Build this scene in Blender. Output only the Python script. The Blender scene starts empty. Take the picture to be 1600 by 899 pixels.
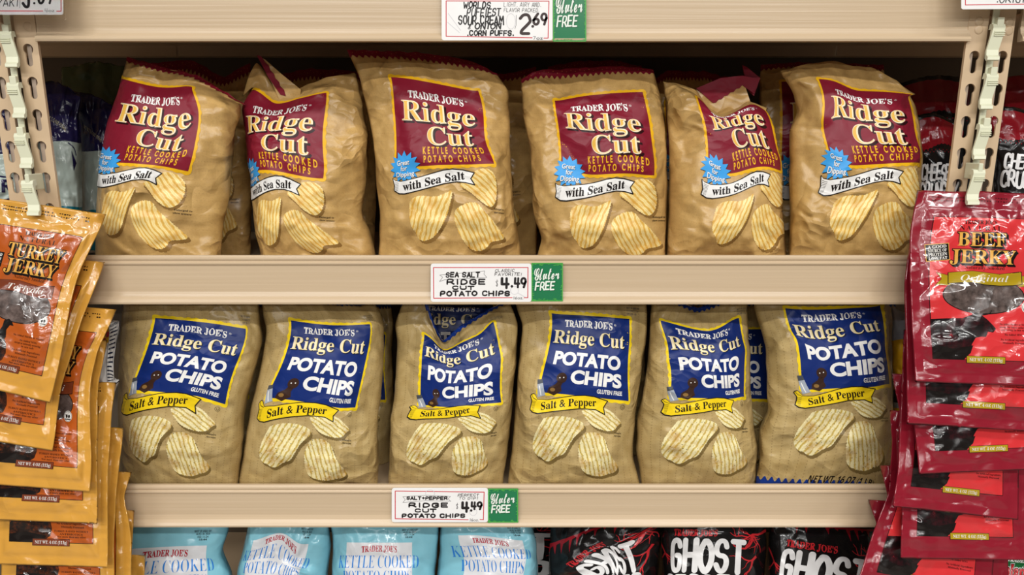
import bpy, math, random
import numpy as np
from mathutils import Vector, noise
from mathutils.geometry import tessellate_polygon, delaunay_2d_cdt

# ------------------------------------------------------------------ camera, world, lights, exposure
SC = bpy.context.scene
COL = SC.collection
FPX, PITCH, DIST, CAMZ = 1100.0, math.radians(12.0), 0.92, 1.36
cam = bpy.data.cameras.new('camera'); cam.sensor_width = 36.0; cam.lens = 36.0 * FPX / 1600.0
cam.clip_start = 0.02
camo = bpy.data.objects.new('camera', cam); COL.objects.link(camo)
camo.location = (0, -DIST, CAMZ); camo.rotation_euler = (math.pi / 2 - PITCH, 0, 0)
SC.camera = camo

world = bpy.data.worlds.new('store_air'); SC.world = world; world.use_nodes = True
world.node_tree.nodes['Background'].inputs[0].default_value = (1.0, 0.98, 0.95, 1)
world.node_tree.nodes['Background'].inputs[1].default_value = 0.06
LAMP_POWER = 20.5
for ly, lx0, k in ((-1.35, 0.0, 0.75), (-3.0, 0.35, 2.0), (-5.0, -0.3, 2.6), (-7.2, 0.2, 3.0)):
    for q in (-1.5, -0.5, 0.5, 1.5):
        ld = bpy.data.lights.new('ceiling_lamp', 'AREA'); ld.shape = 'RECTANGLE'
        ld.size = 1.15; ld.size_y = 0.16; ld.energy = LAMP_POWER * k; ld.color = (1.0, 0.985, 0.955)
        lo = bpy.data.objects.new('ceiling_lamp', ld); COL.objects.link(lo)
        lo.location = (lx0 + q * 1.7, ly, 3.15)
SC.view_settings.view_transform = 'Standard'; SC.view_settings.look = 'None'
SC.view_settings.gamma = 1.0; SC.view_settings.exposure = 0.0
SC.view_settings.use_curve_mapping = False

CP, SP = math.cos(PITCH), math.sin(PITCH)
def unp(px, py, Y):
    """numpy: the point on the vertical plane y=Y seen at photo pixel (px, py)"""
    dx = (np.asarray(px, float) - 800) / FPX; dy = (449.5 - np.asarray(py, float)) / FPX
    ry = CP + dy * SP; rz = -SP + dy * CP
    k = (np.asarray(Y, float) + DIST) / ry
    return np.stack([dx * k, -DIST + ry * k, CAMZ + rz * k], -1)
def U(px, py, Y=0.0):
    p = unp(px, py, Y); return Vector((float(p[0]), float(p[1]), float(p[2])))

# ------------------------------------------------------------------ small helpers
def lin(h):
    h = h.lstrip('#'); c = [int(h[i:i + 2], 16) / 255 for i in (0, 2, 4)]
    return tuple(x / 12.92 if x <= .04045 else ((x + .055) / 1.055) ** 2.4 for x in c) + (1.0,)
def tag(o, label, cat, group=None, kind=None):
    if label: o['label'] = label
    if cat: o['category'] = cat
    if group: o['group'] = group
    if kind: o['kind'] = kind
    return o
def empty(name, loc):
    o = bpy.data.objects.new(name, None); o.empty_display_size = .02; COL.objects.link(o); o.location = loc
    return o
def obj(name, verts, faces, mats, parent=None, smooth=False, midx=None, uvs=None, normals=None, loc=None):
    """links one mesh object; verts are world coordinates, loc the object's origin in the world"""
    verts = np.asarray(verts, float)
    base = np.zeros(3) if loc is None else np.asarray(loc, float)
    if parent is not None and loc is None: base = np.array(parent.matrix_basis.translation) if parent.parent is None else np.array(parent['_o'])
    me = bpy.data.meshes.new(name)
    me.from_pydata((verts - base).tolist(), [], faces)
    for m in (mats if isinstance(mats, (list, tuple)) else [mats]): me.materials.append(m)
    if midx is not None: me.polygons.foreach_set('material_index', midx)
    if uvs is not None:
        ul = me.uv_layers.new(name='UVMap'); li = np.empty(len(me.loops), int); me.loops.foreach_get('vertex_index', li)
        ul.data.foreach_set('uv', np.asarray(uvs, float)[li].ravel())
    if smooth: me.polygons.foreach_set('use_smooth', [True] * len(me.polygons))
    me.update()
    if normals is not None: me.normals_split_custom_set_from_vertices([tuple(n) for n in normals])
    o = bpy.data.objects.new(name, me); COL.objects.link(o)
    if parent is not None: o.parent = parent
    if parent is None: o.location = base
    o['_o'] = [float(b) for b in base]
    return o

# ------------------------------------------------------------------ materials
def newmat(name):
    m = bpy.data.materials.new(name); m.use_nodes = True
    return m, m.node_tree, m.node_tree.nodes['Principled BSDF']
def N(nt, t, **kw):
    n = nt.nodes.new(t)
    for k, v in kw.items(): setattr(n, k, v)
    return n
def mixc(nt, fac, a, b, blend='MIX'):
    n = N(nt, 'ShaderNodeMix', data_type='RGBA', blend_type=blend)
    for i, v in ((0, fac), (6, a), (7, b)):
        if hasattr(v, 'links') or hasattr(v, 'is_linked'): nt.links.new(v, n.inputs[i])
        else: n.inputs[i].default_value = v
    return n.outputs[2]
def math_(nt, op, a, b=None, c=None):
    n = N(nt, 'ShaderNodeMath', operation=op)
    for i, v in enumerate((a, b, c)):
        if v is None: continue
        if hasattr(v, 'is_linked'): nt.links.new(v, n.inputs[i])
        else: n.inputs[i].default_value = v
    return n.outputs[0]
def ramp(nt, fac, pts):
    n = N(nt, 'ShaderNodeValToRGB'); cr = n.color_ramp
    while len(cr.elements) < len(pts): cr.elements.new(0.5)
    for e, (p, c) in zip(cr.elements, pts): e.position = p; e.color = c
    nt.links.new(fac, n.inputs[0]); return n.outputs[0]
def noise_tex(nt, scale, detail=3, vec=None, rough=.5):
    n = N(nt, 'ShaderNodeTexNoise'); n.inputs['Scale'].default_value = scale; n.inputs['Detail'].default_value = detail
    n.inputs['Roughness'].default_value = rough
    if vec is not None: nt.links.new(vec, n.inputs['Vector'])
    return n.outputs[0]
def objcoord(nt): return N(nt, 'ShaderNodeTexCoord').outputs['Object']
def uvcoord(nt): return N(nt, 'ShaderNodeUVMap').outputs[0]
def scalev(nt, v, s):
    n = N(nt, 'ShaderNodeMapping'); nt.links.new(v, n.inputs[0]); n.inputs['Scale'].default_value = s; return n.outputs[0]
def bump(nt, bs, h, strength, dist=.001):
    n = N(nt, 'ShaderNodeBump'); n.inputs['Strength'].default_value = strength; n.inputs['Distance'].default_value = dist
    nt.links.new(h, n.inputs['Height']); nt.links.new(n.outputs[0], bs.inputs['Normal'])
def crinkle(nt, bs, strength, scale=28.0):
    """crumpled film: flat facets meeting in sharp folds (cell noise in world space), stronger in some zones than in others"""
    pos = N(nt, 'ShaderNodeNewGeometry').outputs['Position']
    nz = N(nt, 'ShaderNodeTexNoise'); nz.inputs['Scale'].default_value = 16; nz.inputs['Detail'].default_value = 2; nt.links.new(pos, nz.inputs['Vector'])
    mp = N(nt, 'ShaderNodeVectorMath', operation='MULTIPLY_ADD'); nt.links.new(nz.outputs['Color'], mp.inputs[0]); mp.inputs[1].default_value = (.05, .05, .05); nt.links.new(pos, mp.inputs[2])
    st = N(nt, 'ShaderNodeMapping'); nt.links.new(mp.outputs[0], st.inputs[0]); st.inputs['Scale'].default_value = (.8, .8, 1.25); st.inputs['Rotation'].default_value = (0, .5, 0)
    hs = []
    for k in (1.0, 2.4):
        v = N(nt, 'ShaderNodeTexVoronoi'); v.inputs['Scale'].default_value = scale * k; nt.links.new(st.outputs[0], v.inputs['Vector']); hs.append(v.outputs['Distance'])
    mk = ramp(nt, noise_tex(nt, 11, 2, pos), [(.42, (.12,) * 3 + (1,)), (.64, (1, 1, 1, 1))])
    h = math_(nt, 'MULTIPLY', math_(nt, 'ADD', hs[0], math_(nt, 'MULTIPLY', hs[1], .30)), mk)
    bump(nt, bs, h, strength, .016)
def film(name, hexc, rough=.36, spec=.28, crk=.45, var=.06, coat=0.0, cscale=28.0, metal=0.0):
    m, nt, bs = newmat(name)
    c = lin(hexc); d = tuple(x * (1 - var * 2.2) for x in c[:3]) + (1,)
    nt.links.new(mixc(nt, noise_tex(nt, 55, 3, objcoord(nt)), d, c), bs.inputs['Base Color'])
    bs.inputs['Roughness'].default_value = rough; bs.inputs['Specular IOR Level'].default_value = spec
    bs.inputs['Metallic'].default_value = metal
    if coat: bs.inputs['Coat Weight'].default_value = coat; bs.inputs['Coat Roughness'].default_value = .05
    if crk: crinkle(nt, bs, crk, cscale)
    return m
def plain(name, hexc, rough=.5, spec=.4, metal=0.0):
    m, nt, bs = newmat(name); c = lin(hexc)
    d = tuple(x * .9 for x in c[:3]) + (1,)
    nt.links.new(mixc(nt, noise_tex(nt, 40, 2, objcoord(nt)), d, c), bs.inputs['Base Color'])
    bs.inputs['Roughness'].default_value = rough; bs.inputs['Specular IOR Level'].default_value = spec; bs.inputs['Metallic'].default_value = metal
    return m
def kraft(name, light, dark, vertical):
    """brown paper print: mottled, with rows of tiny dashes (uv = design units / 100)"""
    m, nt, bs = newmat(name); uv = uvcoord(nt)
    n1 = noise_tex(nt, 5, 4, uv, .6)
    base = ramp(nt, n1, [(.3, lin(dark)), (.7, lin(light))])
    sp = noise_tex(nt, 75, 2, uv)
    base = mixc(nt, math_(nt, 'MULTIPLY', math_(nt, 'GREATER_THAN', sp, .62), .25), base, lin('#8a6a3a'))
    sep = N(nt, 'ShaderNodeSeparateXYZ'); nt.links.new(uv, sep.inputs[0])
    along, across = (sep.outputs[1], sep.outputs[0]) if vertical else (sep.outputs[0], sep.outputs[1])
    row = math_(nt, 'LESS_THAN', math_(nt, 'FRACT', math_(nt, 'MULTIPLY', across, 100 / 12.0)), .09)
    dash = math_(nt, 'LESS_THAN', math_(nt, 'FRACT', math_(nt, 'MULTIPLY', along, 100 / 4.2)), .42)
    f = math_(nt, 'MULTIPLY', math_(nt, 'MULTIPLY', row, dash), .48 if vertical else .16)
    base = mixc(nt, f, base, lin('#6f5226'))
    nt.links.new(base, bs.inputs['Base Color'])
    bs.inputs['Roughness'].default_value = .31; bs.inputs['Specular IOR Level'].default_value = .5
    crinkle(nt, bs, .6 if vertical else .85, 24)
    return m
def chip_mat(name, pale, gold, brown, pepper):
    """printed potato chip: ridges along v of the chip's own uv (u counts ridges)"""
    m, nt, bs = newmat(name); uv = uvcoord(nt)
    sep = N(nt, 'ShaderNodeSeparateXYZ'); nt.links.new(uv, sep.inputs[0])
    nz = noise_tex(nt, .55, 3, uv)
    u = math_(nt, 'ADD', sep.outputs[0], math_(nt, 'MULTIPLY', nz, .9))
    s = math_(nt, 'ADD', math_(nt, 'MULTIPLY', math_(nt, 'SINE', math_(nt, 'MULTIPLY', u, 6.2832)), .5), .5)
    c = ramp(nt, s, [(0.0, lin(gold)), (.5, lin(pale)), (.8, lin('#fbecb4')), (1.0, lin(pale))])
    n2 = noise_tex(nt, .33, 4, uv)
    c = mixc(nt, ramp(nt, n2, [(.48, (0, 0, 0, 1)), (.72, (.75, .75, .75, 1))]), c, lin(brown))
    n3 = noise_tex(nt, 1.7, 3, uv)
    c = mixc(nt, ramp(nt, n3, [(.55, (0, 0, 0, 1)), (.7, (.5, .5, .5, 1))]), c, lin('#fdf3d0' if pepper else '#f6dc8c'))
    if pepper:
        n4 = noise_tex(nt, 3.3, 1, uv)
        c = mixc(nt, math_(nt, 'GREATER_THAN', n4, .685), c, lin('#2a2218'))
    nt.links.new(c, bs.inputs['Base Color']); bs.inputs['Roughness'].default_value = .36
    crinkle(nt, bs, .22)
    return m
M = {}
M['kraft'] = kraft('kraft_film', '#cda768', '#b48f55', False)
M['kraft_pale'] = kraft('pale_kraft_film', '#c4ab76', '#b0955f', True)
M['maroon'] = film('maroon_print', '#82192d'); M['maroon_seal'] = film('maroon_seal_film', '#7c1629', rough=.45, spec=.15, crk=.3)
M['navy'] = film('navy_print', '#112b70'); M['navy_seal'] = film('navy_seal_film', '#173a90', crk=.3)
M['yellow'] = film('yellow_print', '#f2b91c'); M['lemon'] = film('lemon_print', '#fbd81e')
M['cream'] = film('cream_print', '#f7e7c4'); M['gold'] = film('gold_print', '#eebb52'); M['white'] = film('white_print', '#f4f2ee')
M['ink'] = film('black_print', '#1c1512'); M['inkm'] = film('dark_shadow_print', '#2b080d'); M['inkn'] = film('navy_ink_print', '#0b1638')
M['sky'] = film('blue_burst_print', '#3fa3ea'); M['shade'] = film('brown_shadow_print', '#8e6b38')
M['shade2'] = film('tan_shadow_print', '#7d673a')
M['chip_y'] = chip_mat('golden_chip_print', '#f2d382', '#dba945', '#cf9536', False)
M['chip_p'] = chip_mat('peppered_chip_print', '#efe4b0', '#c9aa45', '#b5822f', True)
M['brown'] = film('dark_brown_print', '#3a241b'); M['silver'] = film('silver_print', '#a9b0bb'); M['steel'] = film('dark_grey_print', '#4c5058')
M['butter'] = film('butter_print', '#f1de9c'); M['pinkt'] = film('pale_pink_print', '#f3cfd0')
M['beige'] = None
def painted(name, a, rough):
    m, nt, bs = newmat(name); v = objcoord(nt)
    c = lin(a); d = tuple(x * .93 for x in c[:3]) + (1,)
    nt.links.new(mixc(nt, noise_tex(nt, 9, 3, scalev(nt, v, (.4, 1, 1))), d, c), bs.inputs['Base Color'])
    bs.inputs['Roughness'].default_value = rough; bs.inputs['Specular IOR Level'].default_value = .5
    bump(nt, bs, noise_tex(nt, 60, 2, v), .06, .001)
    return m
M['beige'] = painted('beige_painted_steel', '#cfb492', .38)
M['tongue'] = painted('grey_steel_tongue', '#b09d8b', .45)
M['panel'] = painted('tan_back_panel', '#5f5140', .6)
def channel_mat():
    m, nt, bs = newmat('glossy_price_channel'); v = objcoord(nt)
    n1 = noise_tex(nt, 60, 2, scalev(nt, v, (.05, 1, 4)))
    nt.links.new(mixc(nt, n1, lin('#c3ab8b'), lin('#ceb799')), bs.inputs['Base Color'])
    bs.inputs['Roughness'].default_value = .27; bs.inputs['Specular IOR Level'].default_value = .55
    bump(nt, bs, noise_tex(nt, 90, 2, scalev(nt, v, (.03, 1, 3))), .25, .0012)
    return m
M['channel'] = channel_mat()
M['strip'] = plain('cream_plastic', '#dcdcc0', .35, .5)
M['card'] = plain('white_card', '#f6f4f2', .25, .5); M['redink'] = plain('red_marker', '#d0303c', .5)
M['marker'] = plain('black_marker', '#1f1b1b', .5); M['marker2'] = plain('grey_pen', '#4a4646', .5); M['ghostline'] = plain('faint_grey_print', '#d6d3d6', .4)
M['marker3'] = plain('brown_marker', '#3a2a28', .5)
M['green'] = plain('green_card', '#1f7a4d', .22, .5); M['lime'] = plain('lime_brush', '#4fae4a', .3, .5)
M['tagw'] = plain('white_brush', '#eef6ea', .4); M['tagd'] = plain('dark_green_shadow', '#0d3d28', .4)
def clear():
    m, nt, bs = newmat('clear_plastic'); bs.inputs['Base Color'].default_value = (1, 1, 1, 1); bs.inputs['Roughness'].default_value = .06
    bs.inputs['Transmission Weight'].default_value = 1.0; bs.inputs['IOR'].default_value = 1.15
    nt.links.new(ramp(nt, noise_tex(nt, 30, 2, objcoord(nt)), [(0, (.05,) * 3 + (1,)), (1, (.09,) * 3 + (1,))]), bs.inputs['Roughness'])
    return m
M['clear'] = clear()
J = dict(rough=.2, crk=.34, coat=.55, cscale=22.0, spec=.5)
M['j_gold'] = film('amber_pouch_film', '#d69c40', **J); M['j_rust'] = film('rust_print', '#b5561c', **J); M['j_brown'] = film('brown_tag_print', '#7c3a22', **J)
M['j_red'] = film('crimson_pouch_film', '#8c1a2a', **J); M['j_scarlet'] = film('scarlet_print', '#d63437', **J); M['j_olive'] = film('olive_gold_print', '#b0941a', **J)
M['j_ink'] = film('black_gloss_print', '#17110f', **J); M['j_tan'] = film('tan_gold_print', '#e3a84a', **J); M['j_white'] = film('white_gloss_print', '#e8e4dc', **J)
M['j_dim'] = film('charred_print', '#4a1414', **J)
def meat():
    m, nt, bs = newmat('dark_meat_window'); v = objcoord(nt)
    nt.links.new(ramp(nt, noise_tex(nt, 90, 5, v, .65), [(.3, lin('#2a211e')), (.55, lin('#5d4f4a')), (.75, lin('#7d6c66'))]), bs.inputs['Base Color'])
    bs.inputs['Roughness'].default_value = .22; bs.inputs['Coat Weight'].default_value = .5; crinkle(nt, bs, .4, 26)
    return m
M['j_meat'] = meat()
def feather():
    m, nt, bs = newmat('dark_feather_print'); v = objcoord(nt)
    nt.links.new(ramp(nt, noise_tex(nt, 160, 4, v, .7), [(.45, lin('#1d1411')), (.62, lin('#4a2413')), (.75, lin('#8a3d14'))]), bs.inputs['Base Color'])
    bs.inputs['Roughness'].default_value = .2; bs.inputs['Coat Weight'].default_value = .5; crinkle(nt, bs, .34, 22)
    return m
M['j_feather'] = feather()
def hide():
    m, nt, bs = newmat('dark_hide_print'); v = objcoord(nt)
    nt.links.new(ramp(nt, noise_tex(nt, 70, 4, v, .7), [(.45, lin('#140d0d')), (.66, lin('#3a1016')), (.78, lin('#a0222c'))]), bs.inputs['Base Color'])
    bs.inputs['Roughness'].default_value = .2; bs.inputs['Coat Weight'].default_value = .5; crinkle(nt, bs, .34, 22)
    return m
M['j_hide'] = hide()
G_ = dict(rough=.22, crk=.3, coat=.3)
M['aqua'] = film('aqua_bag_film', '#86c3d3', **G_); M['aqua_w'] = film('pale_panel_print', '#dcdde0', **G_); M['aqua_t'] = film('blue_letter_print', '#2f7fd0', **G_)
M['aqua_r'] = film('red_letter_print', '#b01f34', **G_); M['aqua_d'] = film('deep_blue_print', '#1b66a8', **G_)
M['black'] = film('black_bag_film', '#161414', **G_); M['blackw'] = film('chalk_print', '#e9e7e6', **G_); M['blackr'] = film('blood_red_print', '#c62a30', **G_)
M['blackd'] = film('dark_red_print', '#8a1420', **G_); M['orange'] = film('orange_puff_print', '#d2571c', **G_)
M['greyw'] = film('grey_letter_print', '#8d8888', **G_)
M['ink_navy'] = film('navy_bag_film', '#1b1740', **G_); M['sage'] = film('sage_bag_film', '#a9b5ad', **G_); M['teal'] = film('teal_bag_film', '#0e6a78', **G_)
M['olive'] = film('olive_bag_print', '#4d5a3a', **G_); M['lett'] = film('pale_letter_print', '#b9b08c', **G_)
M['jgreen'] = film('green_bag_film', '#1f6a3a', **G_)

# ------------------------------------------------------------------ 2D art: polygons, glyphs, strokes (design space: x right, y down)
def cat(*gs):
    gs = [q for g in gs for q in (g if isinstance(g, list) else [g])]
    V, F, n = [], [], 0
    for v, f in gs:
        v = np.asarray(v, float).reshape(-1, 2); V.append(v); F += [tuple(i + n for i in q) for q in f]; n += len(v)
    return (np.concatenate(V) if V else np.zeros((0, 2)), F)
def poly(pts):
    pts = [tuple(map(float, p)) for p in pts]
    return (np.array(pts), [tuple(t) for t in tessellate_polygon([[Vector((x, y, 0)) for x, y in pts]])])
def rect(x0, y0, x1, y1): return (np.array([(x0, y0), (x1, y0), (x1, y1), (x0, y1)], float), [(0, 1, 2, 3)])
def ellipse(cx, cy, rx, ry, n=24, a0=0, a1=2 * math.pi):
    return poly([(cx + rx * math.cos(a0 + (a1 - a0) * k / n), cy + ry * math.sin(a0 + (a1 - a0) * k / n)) for k in range(n)])
def rrect(x0, y0, x1, y1, r, n=4):
    P = []
    for cx, cy, a in ((x1 - r, y0 + r, -90), (x1 - r, y1 - r, 0), (x0 + r, y1 - r, 90), (x0 + r, y0 + r, 180)):
        for k in range(n + 1):
            t = math.radians(a + 90 * k / n); P.append((cx + r * math.cos(t), cy + r * math.sin(t)))
    return poly(P)
def tr(g, dx=0, dy=0, f=None, sx=1, sy=1, rot=0, about=(0, 0)):
    if isinstance(g, list): return [tr(q, dx, dy, f, sx, sy, rot, about) for q in g]
    v = (g[0] - about) * (sx, sy); c, s = math.cos(rot), math.sin(rot)
    v = np.stack([v[:, 0] * c - v[:, 1] * s, v[:, 0] * s + v[:, 1] * c], 1) + about + (dx, dy)
    if f: v = np.array([f(x, y) for x, y in v])
    return (v, g[1])
def wavy(pts, amp, step, seed=0):
    rr = random.Random(seed); P = []
    n = len(pts)
    for i in range(n):
        a = np.array(pts[i], float); b = np.array(pts[(i + 1) % n], float); L = np.hypot(*(b - a)); k = max(1, int(L / step)); nrm = np.array([(b - a)[1], -(b - a)[0]]) / L
        for j in range(k * 2):
            P.append(tuple(a + (b - a) * j / (k * 2) + nrm * (amp * (1 if j % 2 else -1) * rr.uniform(.5, 1.2) if j else 0)))
    return P
def smooth(pts, it=1, closed=False):
    p = [np.array(q, float) for q in pts]
    for _ in range(it):
        q = [] if closed else [p[0]]
        m = len(p) if closed else len(p) - 1
        for i in range(m):
            a, b = p[i], p[(i + 1) % len(p)]; q += [a * .75 + b * .25, a * .25 + b * .75]
        if not closed: q.append(p[-1])
        p = q
    return [tuple(x) for x in p]
def ribbon(pts, w, w1=None, cap=True):
    """a stroke with round ends as one piece without overlaps"""
    p = np.array(pts, float); n = len(p)
    d = np.gradient(p, axis=0); d /= np.maximum(np.hypot(d[:, 0], d[:, 1]), 1e-9)[:, None]; nr = np.stack([-d[:, 1], d[:, 0]], 1)
    ww = (np.full(n, w) if w1 is None else np.linspace(w, w1, n))[:, None] / 2
    V = np.concatenate([p + nr * ww, p - nr * ww]); F = [(i, i + 1, n + i + 1, n + i) for i in range(n - 1)]
    if cap:
        m = 5
        for e, sg in ((0, -1), (n - 1, 1)):
            arc = [p[e] + ww[e] * (nr[e] * math.cos(math.pi * k / (m + 1)) + sg * d[e] * math.sin(math.pi * k / (m + 1))) for k in range(1, m + 1)]
            b = len(V); V = np.concatenate([V, arc]); q = (e,) + tuple(range(b, b + m)) + (n + e,)
            F.append(q if sg > 0 else q[::-1])
    return (V, F)
def corner_split(P, lim=.75):
    """cuts a stroke where it turns sharply"""
    out, cur = [], [P[0]]
    for i in range(1, len(P)):
        cur.append(P[i])
        if i < len(P) - 1:
            a, b = np.subtract(P[i], P[i - 1]), np.subtract(P[i + 1], P[i])
            if math.acos(max(-1, min(1, float(a @ b) / (np.hypot(*a) * np.hypot(*b) + 1e-9)))) > lim: out.append(cur); cur = [P[i]]
    return out + [cur]
STY = {'b': (0x1D400, 0x1D41A, 0x1D7CE), 'bi': (0x1D468, 0x1D482, None), 'sb': (0x1D5D4, 0x1D5EE, 0x1D7EC), 'sc': (0x1D4D0, 0x1D4EA, None), 'mono': (0x1D670, 0x1D68A, 0x1D7F6), 'n': None}
_gc = {}
def glyphs(s, sty='n', off=0.0, sp=1.0):
    key = (s, sty, off, sp)
    if key in _gc: return _gc[key]
    st = STY[sty]; o = ''
    for c in s:
        if st and 'A' <= c <= 'Z': o += chr(st[0] + ord(c) - 65)
        elif st and 'a' <= c <= 'z': o += chr(st[1] + ord(c) - 97)
        elif st and st[2] and c.isdigit(): o += chr(st[2] + int(c))
        else: o += c
    cu = bpy.data.curves.new('glyphs', 'FONT'); cu.body = o; cu.offset = off; cu.resolution_u = 5; cu.space_character = sp
    ob = bpy.data.objects.new('glyphs', cu); COL.objects.link(ob)
    ev = ob.evaluated_get(bpy.context.evaluated_depsgraph_get()); me = ev.to_mesh()
    v = np.array([(q.co.x, q.co.y) for q in me.vertices]).reshape(-1, 2); f = [tuple(p.vertices) for p in me.polygons]
    ev.to_mesh_clear(); bpy.data.objects.remove(ob); bpy.data.curves.remove(cu)
    _gc[key] = (v, f); return v, f
_cap = {}
def text(s, x0, x1, yb, cap, sty='n', off=0.0, sp=1.0, shear=0.0, f=None):
    v, fc = glyphs(s, sty, off, sp)
    if sty not in _cap: _cap[sty] = glyphs('H', sty)[0][:, 1].max()
    v0, _ = glyphs(s, sty, 0.0, sp)
    a, b = v0[:, 0].min(), v0[:, 0].max()
    X = x0 + (v[:, 0] - a) / (b - a) * (x1 - x0); Y = yb - v[:, 1] * cap / _cap[sty]
    X = X + (yb - Y) * shear
    q = np.stack([X, Y], 1)
    if f: q = np.array([f(x, y) for x, y in q])
    return (q, fc)
SF = {'A': '004a80/1373', 'B': '000a5a79775505/5574725000', 'C': '786a2a0802206072', 'D': '000a4a77734000', 'E': '7a0a0070/0565', 'F': '7a0a00/0565',
      'G': '786a2a08022060727545', 'H': '000a/808a/0585', 'I': '303a', 'J': '6a62402002', 'K': '000a/7a04/2670', 'L': '0a0070', 'M': '001a447a80', 'N': '000a707a',
      'O': '3a07033050838750a3a', 'P': '000a5a79765404', 'R': '000a5a79765404/4480', 'S': '786a2a08062555747250200 2', 'T': '0a8a/4a40', 'U': '0a022060828a', 'V': '0a408a',
      'W': '0a2047608a', 'X': '0a80/8a00', 'Y': '0a458a/4540', 'Z': '0a8a0080', '1': '284a40', '2': '082a6a87860080', '4': '1a1484/6a60', '6': '6a2603206083652504', '9': '866424072a6a8750',
      '3': '092a6a87655574703002', '.': '3031', ',': '314 0', '!': '3a34/3031', "'": '3a37', '+': '1575/4842', '$': '775828066472402? ', '-': '1575', '8': '45078a2a', '7': '0a8a30'}
SF['O'] = '3a07033050838 75a3a'; SF['S'] = '786a2a0806255574725020 02'; SF['$'] = '7858280764725022/4b4-'; SF['$'] = '78280764725022/4a40'; SF['8'] = '453748 5a6a79784524022060726445'
CURVY = set('BCDGJOPRSU2369$8')
def strokes(s, x0, x1, yb, cap, w, rnd=0.0, shear=0.0, seed=1, f=None, gap=.28):
    rr = random.Random(seed); adv = []; x = 0
    for c in s:
        wd = {' ': .45, 'I': .35, '.': .3, ',': .3, '!': .35, "'": .3, 'M': 1.0, 'W': 1.0, '1': .5}.get(c, .8)
        adv.append((x, wd)); x += wd + gap
    tot = x - gap; k = (x1 - x0) / tot; G = []
    for c, (ax, wd) in zip(s, adv):
        if c not in SF: continue
        dy = rr.uniform(-rnd, rnd) * cap; ro = rr.uniform(-rnd, rnd) * .6
        for st in SF[c].replace(' ', '').split('/'):
            P = [(int(st[i], 16) / 8 * wd if wd > .4 or c in '1' else (int(st[i], 16) - 3) / 8 + wd / 2, int(st[i + 1], 16) / 10) for i in range(0, len(st) - 1, 2)]
            if c in CURVY: P = smooth(P, 2)
            Q = []
            for px, py in P:
                X = x0 + (ax + px) * k; Y = yb - py * cap + dy
                X += (yb - Y) * (shear + ro)
                Q.append((X, Y))
            if f: Q = [f(*q) for q in Q]
            wq = w * rr.uniform(.9, 1.1)
            for q in corner_split(Q): G.append(ribbon(q, wq))
    return G
def lst(*gs): return [q for g in gs for q in (g if isinstance(g, list) else [g])]
def outline(pts, w): 
    p = list(pts) + [pts[0]]
    return [ribbon([p[i], p[i + 1]], w) for i in range(len(p) - 1)]

def clip_grid(g, uv, step):
    """splits every face of g along the grid lines of the given step, so that it follows a surface of that grid"""
    out, V, idx = [], [], {}
    UVo = []
    def half(P, ax, c, sgn):
        R = []; n = len(P)
        for i in range(n):
            a, b = P[i], P[(i + 1) % n]; da, db = (a[ax] - c) * sgn, (b[ax] - c) * sgn
            if da >= 0: R.append(a)
            if (da > 0 and db < 0) or (da < 0 and db > 0):
                t = da / (da - db); R.append(tuple(a[k] + (b[k] - a[k]) * t for k in range(len(a))))
        return R
    def split(P, ax):
        lo = min(p[ax] for p in P); hi = max(p[ax] for p in P); k = math.floor(lo / step + 1e-7) + 1; res = []
        while k * step < hi - 1e-6:
            res.append(half(P, ax, k * step, -1)); P = half(P, ax, k * step, 1); k += 1
            if len(P) < 3: break
        res.append(P); return [q for q in res if len(q) >= 3]
    def vid(p):
        key = (round(p[0], 3), round(p[1], 3)) + ((round(p[2], 2), round(p[3], 2)) if uv is not None else ())
        if key not in idx: idx[key] = len(V); V.append(p[:2]); UVo.append(p[2:] if uv is not None else (p[0] / 100, -p[1] / 100))
        return idx[key]
    for f in g[1]:
        P = [tuple(g[0][i]) + (tuple(uv[i]) if uv is not None else ()) for i in f]
        for c in split(P, 0):
            for d in split(c, 1):
                q = []
                for p in d:
                    i = vid(p)
                    if not q or (q[-1] != i and q[0] != i): q.append(i)
                if len(q) >= 3:
                    a = sum(V[q[i]][0] * V[q[(i + 1) % len(q)]][1] - V[q[(i + 1) % len(q)]][0] * V[q[i]][1] for i in range(len(q)))
                    if abs(a) > 1e-3: out.append(q if a < 0 else q[::-1])
    return np.array(V, float).reshape(-1, 2), out, np.array(UVo, float).reshape(-1, 2)

STEP = 3.0
class Design:
    """printed artwork of a pack: elements (name, parent element) of layers (material, lift in mm, cut geometry)"""
    def __init__(s, base): s.base = base; s.el = []; s.cur = None
    def element(s, name, parent=None): s.el.append([name, parent, []]); return s
    def add(s, mat, lift, g, uv=None):
        for k, q in enumerate(g if isinstance(g, list) else [g]):
            if len(q[1]): s.el[-1][2].append((mat, lift + .012 * k) + clip_grid(q, uv, STEP))
        return s
def chip(D, pts, mat, lift, shade, ang, pitch, seed, serr=1.2):
    """a printed chip: shadow and jagged outline with ridges running at angle ang"""
    rr = random.Random(seed); P = smooth(pts, 1, True); P = wavy(P, serr * .5, 3.2, seed)
    g = poly(P); D.element('chip_picture')
    D.add(shade, lift - .12, tr(g, 3, 4.5))
    c, s = math.cos(ang), math.sin(ang)
    uv = np.stack([(g[0][:, 0] * -s + g[0][:, 1] * c) / pitch + seed * 3.3, (g[0][:, 0] * c + g[0][:, 1] * s) / pitch], 1)
    D.add(mat, lift, g, uv)
def zigseal(x0, x1, y0, y1, step=9.5, amp=5.5):
    P = [(x1, y0), (x0, y0)]; n = int((x1 - x0) / step) * 8
    for k in range(n + 1):
        x = x0 + (x1 - x0) * k / n; t = math.sin(2 * math.pi * k / 8); P.append((x, y1 - amp / 2 + amp / 2 * math.copysign(abs(t) ** .8, t)))
    return P
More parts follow.
